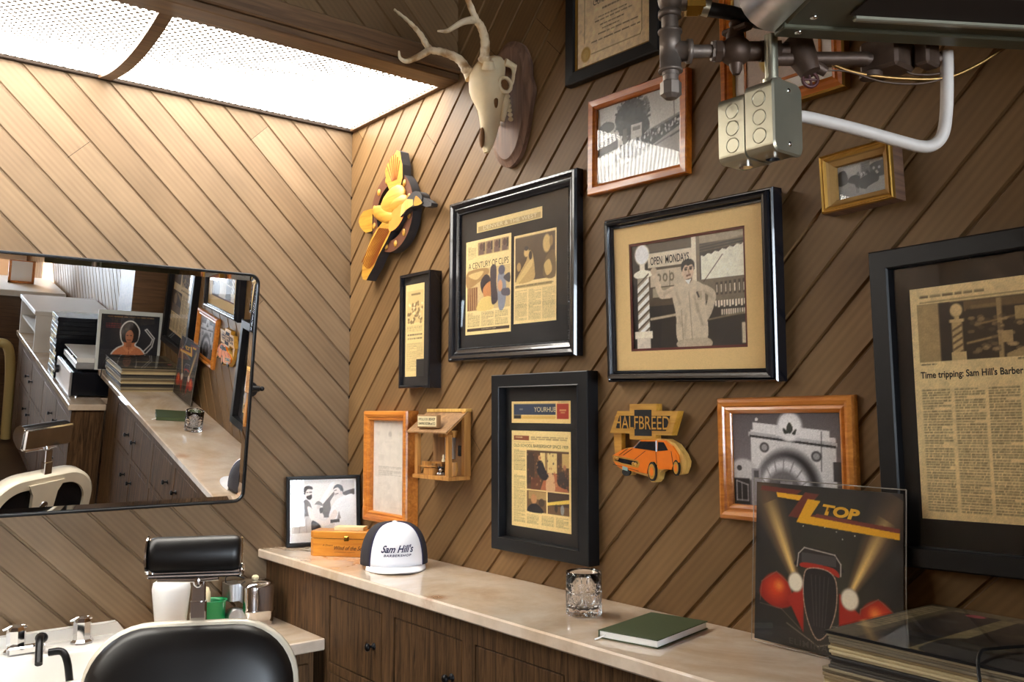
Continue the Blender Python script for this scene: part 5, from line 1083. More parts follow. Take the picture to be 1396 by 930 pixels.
for cx_, cy_, s_ in ((.16, .66, -1), (.85, .72, 1)):
    p.blob([(cx_ - .12, cy_ + .06), (cx_ - .1, cy_ - .04), (cx_, cy_ - .10), (cx_ + .09, cy_ - .04), (cx_ + .12, cy_ + .08), (cx_, cy_ + .12)], (150, 24, 14), 1, 3); p.ell(cx_, cy_, .07, .07, (226, 70, 22), .9, 1.2); p.ell(cx_ - s_ * .02, cy_ - .02, .03, .03, (246, 150, 70), .8, 1.4)
    p.pl([(cx_ - .12, cy_ + .09), (cx_ - .11, cy_ - .03), (cx_, cy_ - .105), (cx_ + .1, cy_ - .04), (cx_ + .125, cy_ + .08)], .006, (150, 96, 80), .8)
p.poly([(.24, .70), (.36, .6), (.36, .9)], (170, 34, 20), 1, 3); p.poly([(.76, .74), (.6, .62), (.6, .9)], (170, 34, 20), 1, 3)
p.blob([(.31, .45), (.34, .385), (.45, .375), (.58, .395), (.61, .46), (.61, .5), (.31, .5)], (34, 30, 28)); p.pl([(.31, .5), (.32, .42), (.36, .38), (.57, .4), (.61, .45), (.61, .52)], .007, (196, 186, 176)); p.rect(.34, .41, .58, .47, (66, 62, 64)); p.blob([(.34, .5), (.36, .47), (.56, .48), (.6, .53), (.5, .5)], (176, 40, 20))
p.blob([(.36, .55), (.4, .5), (.52, .5), (.58, .56), (.58, .72), (.53, .86), (.46, .92), (.4, .84), (.36, .7)], (28, 24, 26)); p.pl(cm2([(.36, .55), (.4, .5), (.52, .5), (.58, .56), (.58, .72), (.53, .86), (.46, .92), (.4, .84), (.36, .7)], 4) + [(.36, .55)], .006, (206, 170, 150), .9)
for x in (.41, .44, .47, .5, .53): p.line((x, .54), (.47 + (x - .47) * .6, .84), .004, (74, 66, 66))
p.ell(.30, .60, .055, .062, (176, 160, 140)); p.ell(.30, .60, .047, .054, (246, 238, 218)); p.ell(.67, .645, .06, .066, (176, 160, 140)); p.ell(.67, .645, .052, .058, (246, 238, 218))
p.pl([(.24, .86), (.4, .93), (.46, .96), (.55, .93), (.76, .84)], .008, (150, 136, 124), .7); p.pl([(.04, .77), (.2, .78), (.34, .88)], .006, (130, 110, 100), .7)
for x, y in ((.4, .22), (.5, .24), (.58, .26), (.62, .3), (.3, .2), (.7, .27), (.35, .25)): p.ell(x, y, .004, .004, (190, 186, 170))
p.poly([(.04, .02), (.34, .03), (.30, .06), (.03, .05)], (108, 42, 30)); p.poly([(.15, .055), (.36, .062), (.33, .095), (.16, .085)], (236, 172, 30)); p.poly([(.36, .04), (.46, .045), (.35, .17), (.98, .20), (.98, .235), (.24, .20)], (108, 42, 30)); p.poly([(.38, .08), (.47, .085), (.40, .185), (.98, .225), (.98, .262), (.30, .23)], (236, 172, 30)); p.poly([(.44, .165), (.98, .20), (.98, .222), (.43, .185)], (120, 48, 36))
p.grain(.02); p.mesh('cover_print', .314, .314, zr, 0, .161, .0024)
text('lettering', 'TOP', .078, .021, zr, pm('yellow print', rgb(236, 176, 40), .6), .034, .161 + .113, .0028, .2, bold=.05, M4=Matrix.Translation((.034, .274, 0)) @ Matrix.Rotation(math.radians(-3.5), 4, 'Z') @ Matrix.Translation((-.034, -.274, 0)))
text('lettering', 'ELIMINATOR', .13, .012, zr, pm('dim grey print', rgb(62, 56, 54), .6), -.01, .016, .0028, bold=.01, spacing=1.2)
slab(zr, 'plastic_cover', zw, zh, .0036, .0042, M['thinplastic'], 0, zh / 2)
b = B()
for q in (((-zw / 2, 0), (-zw / 2, zh)), ((zw / 2, 0), (zw / 2, zh)), ((-zw / 2, zh), (zw / 2, zh)), ((-zw / 2, 0), (zw / 2, 0))): b.tube([(q[0][0], q[0][1], .0036), (q[1][0], q[1][1], .0036)], .0010, 6)
b.build('plastic_seam', pm('clear welded seam', rgb(196, 188, 176), .25, trans=.5), zr)

# stack of record sleeves
edge_cols = [(176, 158, 118), (52, 46, 42), (116, 104, 84), (196, 178, 138), (72, 66, 58), (140, 120, 88), (40, 37, 35), (150, 136, 108)]
em = [pm('sleeve card %d' % i, rgb(*c_), .6, noise=.12, nscale=40) for i, c_ in enumerate(edge_cols)]
b = B(); b.box((-.1575, -.1575, 0), (.1575, .1575, .0040), 0, .0008); b.box((.150, -.150, .0012), (.158, .150, .0028), 1)
sl0 = b.build('record_sleeve', [em[0], M['white']], None)
NS = 26; th_ = (.126 - .004) / NS; rr_ = random.Random(3); RC = (2.336, -.182)
meshes = []
for i, m_ in enumerate(em):
    me = sl0.data.copy(); me.materials[0] = m_; meshes.append(me)
bpy.data.objects.remove(sl0)
for i in range(NS):
    o = bpy.data.objects.new('record_sleeve', meshes[(i * 5 + 3 * (i // 4)) % 8]); COL.objects.link(o)
    low = -.012 if i < NS * .55 else 0
    o.location = (RC[0] + rr_.uniform(-.003, .003) + low, RC[1] + rr_.uniform(-.003, .003), TZ + .0005 + i * th_); o.rotation_euler = (0, 0, math.radians(-2 + rr_.uniform(-.8, .8)))
    o.scale = (1, 1, th_ / .0040 * .97)
    tag(o, 'record sleeve lying below the topmost one in the counter stack', 'record', 'records stacked on the high counter')
ts = empty('record_sleeve', (RC[0], RC[1], TZ + .0008 + NS * th_), 'topmost record of the counter stack, in a clear sleeve with pink sticker', 'record', None, False, (0, 0, math.radians(-2)))
slab(ts, 'card_sleeve', .322, .322, 0, .004, M['black'])
p = Pic(150, 150, (60, 54, 46)); p.rect(.0, .0, 1, .1, (122, 110, 84)); p.rect(0, .0, .16, 1, (92, 84, 66)); p.rect(.02, .05, .11, .78, (150, 136, 104)); p.body(.03, .1, .1, .7, 14, (70, 62, 50), .6); p.rect(.18, .1, .42, .9, (46, 44, 44)); p.rect(.42, .1, .5, 1, (134, 122, 90)); p.rect(.5, .12, 1, 1, (50, 46, 44)); p.blob([(.44, .7), (.56, .62), (.6, .9), (.46, .98)], (56, 52, 48)); p.ell(.7, .4, .12, .05, (84, 78, 60), .7, 1); p.ell(.66, .72, .16, .08, (80, 76, 66), .7, 1); p.ell(.26, .34, .05, .03, (80, 80, 76), .6, 1); p.ell(.3, .13, .05, .035, (206, 96, 110)); p.grain(.05, .05)
p.mesh('cover_print', .318, .318, ts, 0, 0, .0044)
slab(ts, 'plastic_cover', .328, .328, .0052, .0056, M['thinplastic'])
b = B(); b.tube(catmull([(2.44, -.376, TZ + .0035), (2.42, -.368, TZ + .10), (2.40, -.325, TZ + .1350), (2.40, -.27, TZ + .1345), (2.45, -.18, TZ + .1345), (2.515, -.12, TZ + .1345)], 6), .0025, 8); o = b.build('cable', M['rubber'], None, (2.4, -.25, TZ + .13)); tag(o, 'thin black cable lying across the topmost record', 'cable')

# ------------------------------------------------------------------ barber chair
ct = Vector((.93, -.885, 0)); ca2 = math.radians(-28)                             # facing +x local
ch = empty('barber_chair', (.93, -.885, 0), 'black leather barber chair with cream back shell and chrome headrest, before the sink', 'chair', None, False, (0, 0, ca2))
CWd, CHt, CB = .462, .60, 1.050
tilt = math.radians(9)
BM = Matrix.Translation((0, 0, CB)) @ Matrix.Rotation(-tilt, 4, 'Y') @ Matrix(((0, 0, 1, 0), (1, 0, 0, 0), (0, 1, 0, 0), (0, 0, 0, 1)))       # local (across, up, forward)
def bring(w, h, r_, z, dy=0): return [(x, y - CHt / 2 + dy, z) for x, y in rrect(w, h, r_, 10)]
b = B(); b.loft([bring(CWd - .02, CHt - .02, .13, -.045), bring(CWd, CHt, .14, -.035), bring(CWd, CHt, .14, 0), bring(CWd - .008, CHt - .008, .136, .004)], 0, True, BM, False, False)
b.loft([bring(CWd - .02, CHt - .02, .13, -.045), bring(CWd - .085, CHt - .10, .10, -.045), bring(CWd - .09, CHt - .105, .10, -.035)], 0, False, BM, False, False); b.build('back_shell', M['shell'], ch)
b = B(); b.loft([bring(CWd - .085, CHt - .10, .10, -.036), bring(CWd - .085, CHt - .10, .10, -.030)], 0, False, BM); b.build('back_panel', M['smoke'], ch)
b = B(); b.prism([(-.075, -.03), (.075, -.03), (.060, -.06), (.052, -.075), (.046, -.15), (.038, -.162), (-.038, -.162), (-.046, -.15), (-.052, -.075), (-.060, -.06)], -.052, -.036, 0, None, BM); tp = b.build('back_bracket', M['shell'], ch)
b = B(); b.lathe([(.017, 0), (.017, .004), (.012, .006), (.012, .003)], 18, 0, BM @ Matrix.Translation((0, -.125, -.052)) @ Matrix.Rotation(PI, 4, 'X')); b.build('bolt', M['chrome'], tp)
b = B(); b.loft([bring(CWd - .008, CHt - .008, .136, .002), bring(CWd - .008, CHt - .008, .136, .010), bring(CWd - .024, CHt - .024, .13, .012)], 0, True, BM, False, False); b.build('piping', M['shell'], ch)
b = B(); b.loft([bring(CWd - .018, CHt - .018, .132, .004), bring(CWd - .020, CHt - .020, .132, .018), bring(CWd - .05, CHt - .05, .125, .036), bring(CWd - .13, CHt - .13, .11, .050), bring(.2, .26, .1, .058), bring(.04, .06, .02, .060)], 0, True, BM); b.build('back_cushion', M['leather'], ch)
# headrest
HC = Vector((.0, 0, 1.198)); HM = Matrix.Translation(HC) @ Matrix.Rotation(-.12, 4, 'Y') @ Matrix.Diagonal((.82, .82, .80, 1))
prof = []
for i in range(22):
    a = 2 * PI * i / 22; x = .040 * math.cos(a); z = .050 * math.sin(a); x = max(x, -.022); prof.append((x, z))
b = B(); rings = []
for y, s in ((-.121, .55), (-.120, .80), (-.114, .94), (-.100, 1), (.100, 1), (.114, .94), (.120, .80), (.121, .55)): rings.append([(x * s, y, z * s) for x, z in prof])
b.loft(rings, 0, True, HM); hr = b.build('headrest_cushion', M['leather'], ch)
b = B(); b.box((-.040, -.122, -.058), (-.024, .122, .046), 0, .006, HM); b.box((-.030, -.122, -.064), (.018, .122, -.052), 0, .004, HM)
for s in (-1, 1): b.loft([[(x * 1.08 - .002, s * y, z * 1.06) for x, z in prof] for y in (.1215, .1235, .126)], 0, True, HM) if s < 0 else b.ball(HM @ Vector((0, .124, -.045)), (.012, .006, .014))
b.tube([HM @ Vector((-.02, -.10, -.068)), HM @ Vector((-.02, .0, -.072)), HM @ Vector((-.02, .06, -.068))], .006, 8); b.build('headrest_bracket', M['chrome'], ch)
b = B(); b.box((-.032, -.010, 1.035), (-.018, .020, 1.138), 0, .002); b.box((-.036, -.012, 1.040), (-.014, .022, 1.090), 0, .002); b.ball((-.015, .005, 1.136), (.013, .012, .018)); b.build('headrest_post', M['chrome'], ch)
# seat, arms, base (below the picture but part of the chair)
b = B(); b.loft([[(.30 + x, y, z) for x, y in rrect(.50, .50, .06, 6)] for z in (.45, .47, .53, .55)], 0, True); b.build('seat_cushion', M['leather'], ch)
b = B(); b.loft([[(.29 + x, y, z) for x, y in rrect(.54, .52, .07, 6)] for z in (.38, .40, .45)], 0, True); b.build('seat_shell', M['shell'], ch)
for s in (-1, 1):
    b = B(); b.tube(catmull([(.06, s * .285, .55), (.06, s * .285, .66), (.12, s * .285, .70), (.44, s * .285, .69), (.50, s * .285, .62), (.46, s * .285, .50)], 6), .024, 12); b.tube([(.06, s * .285, .56), (.08, s * .24, .44)], .02, 10); b.tube([(.46, s * .285, .50), (.44, s * .24, .44)], .02, 10); b.build('armrest', M['shell'], ch)
b = B(); b.lathe([(.30, 0), (.30, .03), (.24, .05), (.10, .08), (.075, .12), (.075, .38)], 32, 0, Matrix.Translation((.29, 0, 0))); b.build('pedestal', M['chrome'], ch)
b = B(); b.box((.62, -.2, .16), (.80, .2, .18), 0, .01); b.tube([(.5, -.12, .40), (.68, -.12, .18)], .014, 10); b.tube([(.5, .12, .40), (.68, .12, .18)], .014, 10); b.build('footrest', M['chrome'], ch)

# ------------------------------------------------------------------ gas heater hanging top right
he = empty('gas_heater', (2.3, -.45, 2.0), 'olive sheet-metal gas heater with pipes and junction boxes hanging at top right', 'heater')
HZ = 2.09; P0 = Vector((2.204, -.479, HZ)); dx = Vector((.213, .349, 0)).normalized(); dy = Vector((dx.y, -dx.x, 0))     # along its far lower edge; towards the camera
HB = Matrix(((dx[0], dy[0], 0, P0[0]), (dx[1], dy[1], 0, P0[1]), (0, 0, 1, P0[2]), (0, 0, 0, 1)))
b = B(); b.box((0, .0, 0), (.66, .40, .30), 0, .006, HB); b.box((0, -.004, -.006), (.66, .030, .004), 0, .002, HB)
b.build('housing', M['olive'], he)
b = B(); rings = []
for t in np.linspace(0, PI, 14): rings.append([(HB @ Vector((-.002 - .055 * math.sin(t), y, .058 - .058 * math.cos(t)))) for y in (.0, .40)])
b.add([q for r_ in rings for q in r_], [(2 * i, 2 * i + 1, 2 * i + 3, 2 * i + 2) for i in range(13)], 0, True)
for k in (0, 1): b.add([r_[k] for r_ in rings], [list(range(14)) if k else list(range(14))[::-1]], 0)
b.build('end_cowl', M['steel'], he)
b = B(); b.box((.080, .074, -.0005), (.66, .150, -.003), 0, .001, HB); b.build('vent_slot', M['void'], he)
b = B(); b.box((.088, .066, -.009), (.66, .076, .0), 0, .002, HB); b.build('slot_lip', M['zinc'], he)
for x, y in ((.028, .02), (.034, .058)):
    b = B(); b.ball(HB @ Vector((x, y, -.0075 if y < .04 else -.001)), (.006, .006, .003)); b.build('screw', M['chrome'], he)
# twin junction boxes (knockout side faces the room, cover faces +x)
jx0, jx1, jx2, jy0, jy1, jz0, jz1 = 2.089, 2.140, 2.192, -.472, -.400, 1.914, 2.026
jn = [(jx0, jx1 - .0012, 1.912, 2.018), (jx1 + .0012, jx2 - .004, jz0, jz1)]
for k, (a, c_, q0, q1) in enumerate(jn):
    b = B(); b.loft([[(x, (jy0 + jy1) / 2 + py, (q0 + q1) / 2 + pz) for py, pz in rrect(jy1 - jy0, q1 - q0, .012, 6)] for x in (a, a + .001, c_ - .001, c_)], 0, False)
    jb = b.build('junction_box', M['zinc'], he)
    b = B()
    for i in range(3):
        Mk = Matrix.Translation(((a + c_) / 2 + .002, jy0 + .0003, q0 + (q1 - q0) * (.24 + .26 * i))) @ Matrix.Rotation(PI / 2, 4, 'X'); b.lathe([(.0125, 0), (.0125, .0012), (.0112, .0016), (.0106, .0006)], 22, 0, Mk, True)
    kn = b.build('knockouts', M['zinc'], None); kn.parent = jb; kn.location = -Vector(he.location)
    b = B(); b.tube([((a + c_) / 2, (jy0 + jy1) / 2, q0 - .004), ((a + c_) / 2, (jy0 + jy1) / 2, q0 + .002)], .011, 16); kn = b.build('locknut', M['chrome'], None); kn.parent = jb; kn.location = -Vector(he.location)
b = B(); b.loft([[(x, (jy0 + jy1) / 2 + py * s, (jz0 + jz1) / 2 + pz * s2) for py, pz in rrect(jy1 - jy0 + .004, jz1 - jz0 + .004, .014, 6)] for x, s, s2 in ((jx2 - .004, 1, 1), (jx2, 1, 1), (jx2 + .003, .93, .95))], 0, False); cv = b.build('box_cover', M['zinc'], he)
for z in (jz0 + .014, jz1 - .014):
    b = B(); b.ball((jx2 + .003, (jy0 + jy1) / 2 + .002, z), (.002, .0042, .0042)); s_ = b.build('cover_screw', M['chrome'], None); s_.parent = cv; s_.location = -Vector(he.location)
b = B(); b.tube([(2.165, -.434, jz1 - .004), (2.165, -.434, HZ + .02)], .0105, 16); b.tube([(2.165, -.434, jz1 - .002), (2.165, -.434, jz1 + .012)], .0145, 16); b.build('riser_conduit', M['zinc'], he)
b = B(); b.tube(catmull([(2.168, -.40, 1.985), (2.175, -.368, 1.990), (2.205, -.327, 1.979), (2.236, -.287, 1.966), (2.270, -.243, 1.950), (2.290, -.217, 1.942), (2.303, -.202, 1.944), (2.313, -.192, 1.958), (2.318, -.188, 1.985), (2.322, -.188, 2.03), (2.325, -.190, 2.095)], 6), .0098, 16); b.build('bent_conduit', M['emt'], he)
# black iron gas train
b = B(); T = Vector((2.048, -.538, 2.095)); D_ = Vector((.033, .041, 0)).normalized()
b.tube([T + Vector((0, 0, .22)), T + Vector((0, 0, -.04))], .0135, 14); b.build('gas_pipe', M['iron'], he)
b = B(); b.tube([T + Vector((0, 0, z)) for z in (.034, .034, .030, .030, -.030, -.030, -.034, -.034)], [.014, .0195, .0195, .017, .017, .0195, .0195, .014], 16); b.tube([T + D_ * s for s in (.0, .026, .026, .034, .034)], [.0165, .0165, .0195, .0195, .013], 16); b.build('tee_fitting', M['iron'], he)
b = B(); b.tube([T + Vector((0, 0, z)) for z in (-.034, -.050)], .0125, 14, 0); b.tube([T + Vector((0, 0, z)) for z in (-.050, -.052, -.072, -.078)], [.014, .017, .017, .010], 8, 0, False); b.build('drip_cap', M['iron'], he)
b = B(); b.tube([T + Vector((0, 0, z)) for z in (.056, .056, .066, .066)], [.014, .0185, .0185, .015], 16); b.ball(T + Vector((.002, .002, .085)), (.022, .022, .022)); b.tube([T + Vector((0, 0, .085)), T + Vector((0, 0, .085)) + D_ * .03], .0165, 14); b.build('elbow_fitting', M['iron'], he)
b = B(); b.tube([T + Vector((0, 0, .075)) + D_ * s for s in (.026, .045, .045, .056)], [.018, .018, .015, .015], 6, 0, False); b.build('brass_fitting', M['brass'], he)
b = B(); b.tube([T + Vector((0, 0, .073)) + D_ * .054, T + Vector((0, 0, .070)) + D_ * .064], .0135, 12); b.build('hose_ferrule', M['zinc'], he)
b = B(); b.tube(catmull([T + Vector((0, 0, .070)) + D_ * .062, T + Vector((.0, 0, .063)) + D_ * .10, T + Vector((.0, 0, .048)) + D_ * .15, T + Vector((.0, 0, .050)) + D_ * .20], 5), .0115, 14); b.build('hose', M['rubber'], he)
b = B(); b.tube([T + D_ * .03, T + D_ * .075], .0105, 14); b.tube([T + D_ * s for s in (.066, .066, .078, .078)], [.011, .016, .016, .012], 8, 0, False); b.build('nipple_pipe', M['iron'], he)
V0 = T + D_ * .105
b = B(); b.ball(V0, (.026, .026, .024)); b.tube([V0 - D_ * .03, V0 + D_ * .05], .0155, 12); b.tube([V0 + Vector((0, 0, .0)), V0 + Vector((0, 0, .036))], [.018, .013], 10); b.box(V0 + Vector((-.020, -.012, .028)), V0 + Vector((.030, .008, .038)), 0, .003); b.tube([V0, V0 + Vector((0, 0, -.030)), V0 + Vector((0, 0, -.038))], [.014, .010, .006], 10); b.tube([V0 + D_ * .04, V0 + D_ * .085], .012, 12); [b.tube([V0 + D_ * q, V0 + D_ * (q + .010)], .019, 6, 0, False) for q in (-.034, .040, .060)]; b.ball(V0 + Vector((0, 0, .045)), (.010, .010, .008)); b.build('gas_cock', M['grimy'], he)
V1 = Vector((2.182, -.372, 2.082))
b = B(); b.tube([V1 + Vector((-.012, .0, .03)), V1 + Vector((0, 0, 0)), V1 + Vector((.010, .004, -.026))], [.026, .022, .016], 14); b.tube([V1, V1 + Vector((.022, .028, -.022))], [.012, .008], 10); b.tube([V1 - D_ * .05, V1 + D_ * .10], .011, 12); b.build('control_valve', M['grimy'], he)
b = B(); rg = [V1 + Vector((.006 + .011 * math.cos(a) * .6, .008 + .011 * math.cos(a), -.034 + .012 * math.sin(a))) for a in np.linspace(0, 2 * PI, 15)]; b.tube(rg, .003, 6); b.tube([rg[0], rg[7]], .002, 6); b.tube([rg[4], rg[11]], .002, 6); b.build('valve_wheel', pm('dark red knob', rgb(66, 22, 20), .5), he)
V2 = Vector((2.262, -.255, 2.085))
b = B(); b.box(V2 + Vector((-.035, -.03, -.022)), V2 + Vector((.03, .03, .03)), 0, .005); b.tube([V2 + Vector((-.02, -.02, -.022)), V2 + Vector((-.02, -.02, -.03))], .018, 12); b.box(V2 + Vector((.035, .01, -.02)), V2 + Vector((.06, .05, .02)), 0, .004); b.tube([V2 - D_ * .11, V2 + D_ * .1], .012, 12); b.build('burner_manifold', M['grimy'], he)
b = B(); b.tube(catmull([(2.150, -.412, 2.108), (2.161, -.399, 2.105), (2.192, -.358, 2.094), (2.213, -.329, 2.071), (2.242, -.291, 2.057), (2.286, -.236, 2.050), (2.323, -.190, 2.052), (2.353, -.154, 2.071), (2.385, -.119, 2.100)], 6), .0030, 8); b.build('gas_tube', M['copper'], he)
b = B(); b.tube(catmull([(2.20, -.345, 2.064), (2.225, -.314, 2.062), (2.26, -.270, 2.045), (2.30, -.222, 2.042), (2.328, -.185, 2.058), (2.328, -.185, 2.082), (2.305, -.205, 2.092), (2.283, -.235, 2.080), (2.283, -.235, 2.062), (2.303, -.21, 2.058), (2.325, -.185, 2.062)], 6), .0016, 6); b.build('capillary_wire', M['grimy'], he)
for x, y in ((.08, .06), (.58, .06), (.08, .34), (.58, .34)):
    q = HB @ Vector((x, y, .3)); b = B(); b.tube([q, Vector((q[0], q[1], RZ - .002))], .006, 8); b.build('hanger_rod', M['steel'], he)

# ------------------------------------------------------------------ the room beside the camera, seen in the mirror
x0 = 2.66; DZ = .88
b = B(); b.box((x0 - .14, -.505, DZ - .035), (4.6, -.311, DZ), 0, .003); b.box((x0 + .004, -.311, DZ - .035), (4.6, -.002, DZ), 0, .003); o = b.build('marble_counter', M['marble2'], None, (3.4, -.3, DZ)); tag(o, 'cream marble counter carrying the hi-fi, stepping out beyond the high counter', 'counter')
cabinet('base_cabinet', x0 - .12, 4.58, -.485, -.315, DZ - .036, [(2.62, 2.98), (3.05, 3.45), (3.52, 3.92), (3.99, 4.4)], 'dark oak cabinet with four door columns under the hi-fi counter', 'cabinets under the hi-fi counter', split=.55)
lm_ = empty('record_sleeve', (2.585, -.005, TZ), 'cased record showing a person in an orange shirt, at the high counter end', 'record', None, False)
c_ = Vector((2.640, -.192, TZ + .003)); Rm_ = Matrix(((0, .10, -.995, c_[0]), (-1, 0, 0, c_[1]), (0, .995, .10, c_[2]), (0, 0, 0, 1))); lm_.matrix_world = Rm_
slab(lm_, 'box_cover', .35, .345, -.012, -.001, pm('pale frosted case', rgb(206, 210, 206), .4), 0, .1725)
p = Pic(130, 130, (36, 36, 42)); p.rect(0, 0, 1, .08, (30, 30, 34)); p.body(.1, .03, .9, .06, 1, (160, 120, 70), .9); p.body(.66, .16, .92, .26, 3, (150, 50, 50), .8)
sil = [(.2, .98), (.22, .74), (.30, .62), (.41, .55), (.37, .44), (.35, .28), (.42, .16), (.5, .12), (.59, .16), (.65, .28), (.63, .44), (.59, .55), (.7, .62), (.79, .74), (.81, .98)]
p.pl(cm2(sil, 4), .045, (210, 208, 204)); p.pl([(.25, .66), (.13, .52), (.1, .42), (.24, .26), (.21, .24), (.07, .4), (.1, .56), (.22, .72)], .02, (200, 198, 196)); p.blob(sil, (198, 122, 82)); p.blob([(.36, .46), (.35, .28), (.42, .16), (.5, .12), (.59, .16), (.65, .28), (.63, .46), (.57, .5), (.43, .5)], (36, 28, 26)); p.blob([(.44, .34), (.5, .27), (.57, .34), (.56, .46), (.5, .52), (.45, .46)], (176, 112, 78)); p.rect(.46, .48, .55, .58, (160, 98, 66)); p.line((.47, .37), (.49, .37), .014, (60, 36, 28)); p.line((.53, .37), (.55, .37), .014, (60, 36, 28)); p.line((.48, .455), (.54, .455), .012, (96, 48, 40)); p.line((.5, .58), (.5, .94), .012, (150, 84, 54)); p.poly([(.41, .56), (.5, .64), (.48, .7), (.38, .58)], (214, 140, 96)); p.poly([(.59, .56), (.5, .64), (.52, .7), (.62, .58)], (214, 140, 96)); p.line((.26, .84), (.5, .78), .05, (184, 110, 72)); p.line((.75, .84), (.52, .8), .05, (184, 110, 72)); p.ell(.5, .8, .05, .04, (150, 92, 62))
p.grain(.03)
p.mesh('cover_print', .318, .318, lm_, 0, .163, .0004)
slab(lm_, 'plastic_cover', .325, .325, .0012, .0016, M['thinplastic'], 0, .163)
rc_ = empty('stereo_receiver', (2.86, -.30, DZ), 'black stereo receiver under the turntable', 'receiver')
b = B(); b.box((2.66, -.475, DZ + .012), (3.06, -.19, DZ + .150), 0, .004); b.build('case', M['smoke'], rc_)
b = B(); b.box((2.655, -.488, DZ + .012), (3.065, -.474, DZ + .152), 0, .003); fp = b.build('front_panel', M['plastic_grey'], rc_)
b = B(); b.tube([(3.0, -.487, DZ + .09), (3.0, -.51, DZ + .09)], .024, 18); b.build('volume_knob', M['smoke'], rc_)
for x in (2.70, 3.02):
    for y in (-.44, -.22): b = B(); b.tube([(x, y, DZ), (x, y, DZ + .014)], .016, 12); b.build('foot', M['chrome'], rc_)
tb = empty('turntable', (2.86, -.29, DZ + .152), 'silver turntable with clear lid on the black receiver', 'turntable')
b = B(); b.box((2.665, -.46, DZ + .165), (3.05, -.19, DZ + .205), 0, .006); b.build('plinth', M['plastic_grey'], tb)
b = B(); [b.tube([(x, y, DZ + .152), (x, y, DZ + .166)], .014, 10) for x in (2.70, 3.01) for y in (-.43, -.22)]; b.build('feet', M['smoke'], tb)
b = B(); b.tube([(2.84, -.325, DZ + .205), (2.84, -.325, DZ + .213)], .13, 36); b.build('platter', M['smoke'], tb)
b = B(); b.tube([(3.01, -.215, DZ + .206), (3.01, -.215, DZ + .225), (2.99, -.30, DZ + .222), (2.93, -.36, DZ + .215)], .005, 8); b.build('tonearm', M['chrome'], tb)
b = B(); b.box((2.667, -.458, DZ + .226), (3.048, -.192, DZ + .232), 0, .002); b.box((2.667, -.458, DZ + .206), (2.670, -.192, DZ + .228)); b.build('dust_cover', M['whitepaint'], tb)
bk_cols = [(214, 200, 150), (40, 38, 40), (226, 210, 170), (150, 128, 90), (60, 52, 46)]
bkm = [pm('cassette spine %d' % i, rgb(*c_), .5) for i, c_ in enumerate(bk_cols)]
for i in range(14):
    y0 = -.49 + rr_.uniform(-.004, .004); z = DZ + .0005 + i * .027
    r_ = empty('tape_case', (3.30, y0 + .1, z), 'tape case in the tall stack beyond the turntable', 'tape case', 'tape cases stacked beyond the turntable')
    b = B(); b.box((3.13, y0, z), (3.33, y0 + .38, z + .025), 0, .001); b.build('case', M['smoke'], r_)
    for k in (0, 1):
        b = B(); b.box((3.137 + .098 * k, y0 - .0015, z + .004), (3.225 + .098 * k, y0 + .0005, z + .021)); b.build('spine_label', bkm[(i * 3 + k) % 5], r_)
wb = empty('white_cabinet', (4.25, -.25, DZ), 'white open box cabinet at the far end of the hi-fi counter', 'cabinet')
b = B(); b.box((3.85, -.50, DZ), (3.87, -.02, DZ + .25)); b.box((4.5, -.50, DZ), (4.52, -.02, DZ + .25)); b.box((3.84, -.51, DZ + .25), (4.53, -.01, DZ + .28), 0, .004); b.box((3.87, -.04, DZ), (4.5, -.02, DZ + .25)); b.build('body', M['whitepaint'], wb)
b = B(); b.box((3.87, -.49, DZ + .12), (4.5, -.04, DZ + .135)); b.build('shelf', M['whitepaint'], wb)
ds = empty('reception_desk', (5.9, -.6, 0), 'reception desk with brown panelled front and white top, near the shop front', 'desk')
b = B(); b.box((5.6, -1.5, 0), (6.3, -.05, .98)); b.build('panel_front', M['trim'], ds)
b = B(); b.box((5.52, -1.56, .98), (6.36, -.03, 1.03), 0, .006); b.build('desk_top', M['whitepaint'], ds)
b = B(); b.box((5.52, -1.56, 0), (5.6, -1.46, .98)); b.box((5.52, -.13, 0), (5.6, -.03, .98)); b.build('corner_post', M['whitepaint'], ds)
pf = empty('small_picture_frame', (5.95, -.30, 1.03), 'small orange frame standing on the reception desk', 'picture frame')
b = B(); [b.box(lo, hi) for lo, hi in (((5.94, -.42, 1.03), (5.955, -.40, 1.24)), ((5.94, -.24, 1.03), (5.955, -.22, 1.24)), ((5.94, -.42, 1.03), (5.955, -.22, 1.05)), ((5.94, -.42, 1.22), (5.955, -.22, 1.24)))]; b.build('frame_moulding', M['orange'], pf)
b = B(); b.box((5.945, -.40, 1.05), (5.95, -.24, 1.22)); b.build('picture', M['white'], pf)
ho = B(); ho.tube(catmull([(4.75, -.95, .02), (4.75, -.92, .5), (4.72, -.75, .72), (4.70, -.62, .76), (4.70, -.52, .66), (4.71, -.50, .02)], 8), .035, 12); o = ho.build('vacuum_hose', M['olivehose'], None, (4.72, -.7, 0)); tag(o, 'thick pale tan hose looping beside the white cabinet', 'hose')

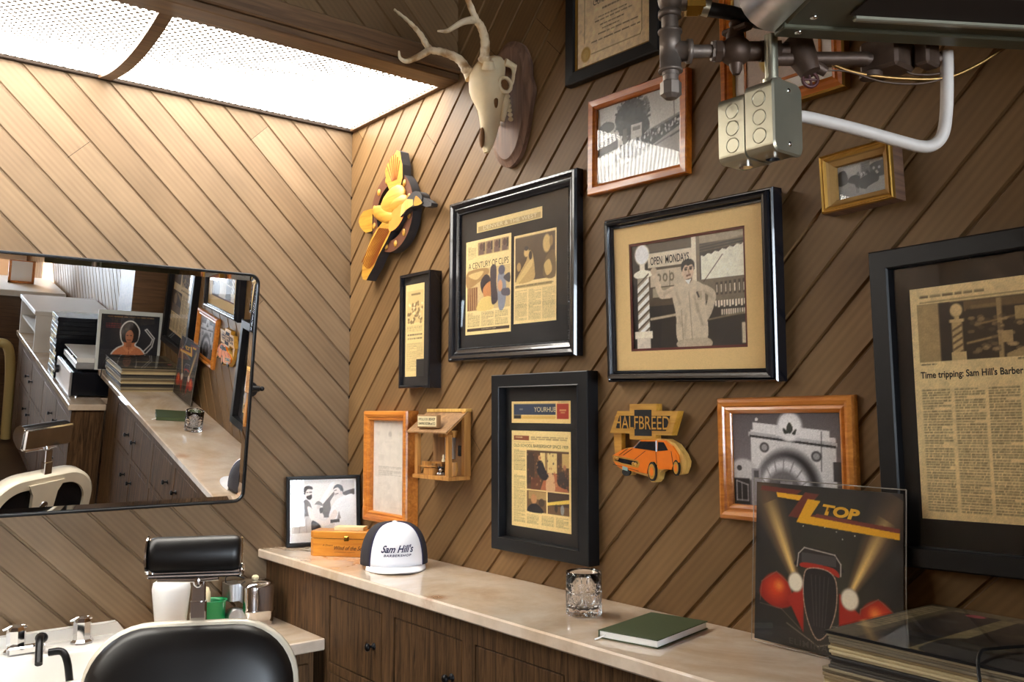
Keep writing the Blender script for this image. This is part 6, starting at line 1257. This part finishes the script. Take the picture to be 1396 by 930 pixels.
# ------------------------------------------------------------------ light, sky, camera
w = bpy.data.worlds.new('sky'); S.world = w; w.use_nodes = True
bg = w.node_tree.nodes['Background']; bg.inputs[0].default_value = (.80, .90, 1, 1); bg.inputs[1].default_value = 3.
for i, (y0, y1) in enumerate(wy):
    l = bpy.data.lights.new('window_daylight', 'AREA'); l.shape = 'RECTANGLE'; l.size = abs(y1 - y0); l.size_y = wz[1] - wz[0]; l.energy = (270., 62.)[i]; l.color = (.78, .89, 1.)
    o = bpy.data.objects.new('window_daylight', l); COL.objects.link(o); o.location = (RX + .3, (y0 + y1) / 2, (wz[0] + wz[1]) / 2); o.rotation_euler = (0, PI / 2, PI); o.rotation_euler = Vector((-1, 0, 0)).to_track_quat('-Z', 'Y').to_euler()
sl = bpy.data.lights.new('sun', 'SUN'); sl.energy = 110.; sl.angle = .01; sl.color = (1., .96, .9)
so = bpy.data.objects.new('sun', sl); COL.objects.link(so); so.location = (12, -6, 6); so.rotation_euler = Vector((-.62, .5, -.6)).to_track_quat('-Z', 'Y').to_euler()
cam = bpy.data.cameras.new('camera'); co = bpy.data.objects.new('camera', cam); COL.objects.link(co); S.camera = co
cam.sensor_width = 36.; cam.sensor_fit = 'HORIZONTAL'; cam.lens = 36. * 1230.28683 / 1396.; cam.clip_start = .05
yaw, pit, rol = 2.46714813, 7.67553946e-02, -1.39423849e-03
fw = Vector((math.cos(pit) * math.cos(yaw), math.cos(pit) * math.sin(yaw), math.sin(pit))); rt = fw.cross(Vector((0, 0, 1))).normalized(); uu = rt.cross(fw)
rt, uu = rt * math.cos(rol) + uu * math.sin(rol), uu * math.cos(rol) - rt * math.sin(rol)
co.matrix_world = Matrix(((rt[0], uu[0], -fw[0], 2.99036356), (rt[1], uu[1], -fw[1], -1.61793874), (rt[2], uu[2], -fw[2], 1.52), (0, 0, 0, 1)))
for o in S.objects:
    if '_w' in o: del o['_w']
vs = S.view_settings; vs.view_transform = 'Standard'; vs.look = 'None'; vs.gamma = 1.; vs.use_curve_mapping = False; vs.exposure = .6
S.cycles.max_bounces = 10; S.cycles.diffuse_bounces = 5; S.cycles.glossy_bounces = 6; S.cycles.transparent_max_bounces = 24; S.cycles.transmission_bounces = 10
S.cycles.caustics_reflective = False; S.cycles.caustics_refractive = False; S.cycles.sample_clamp_indirect = 6.
S.cycles.use_denoising = True
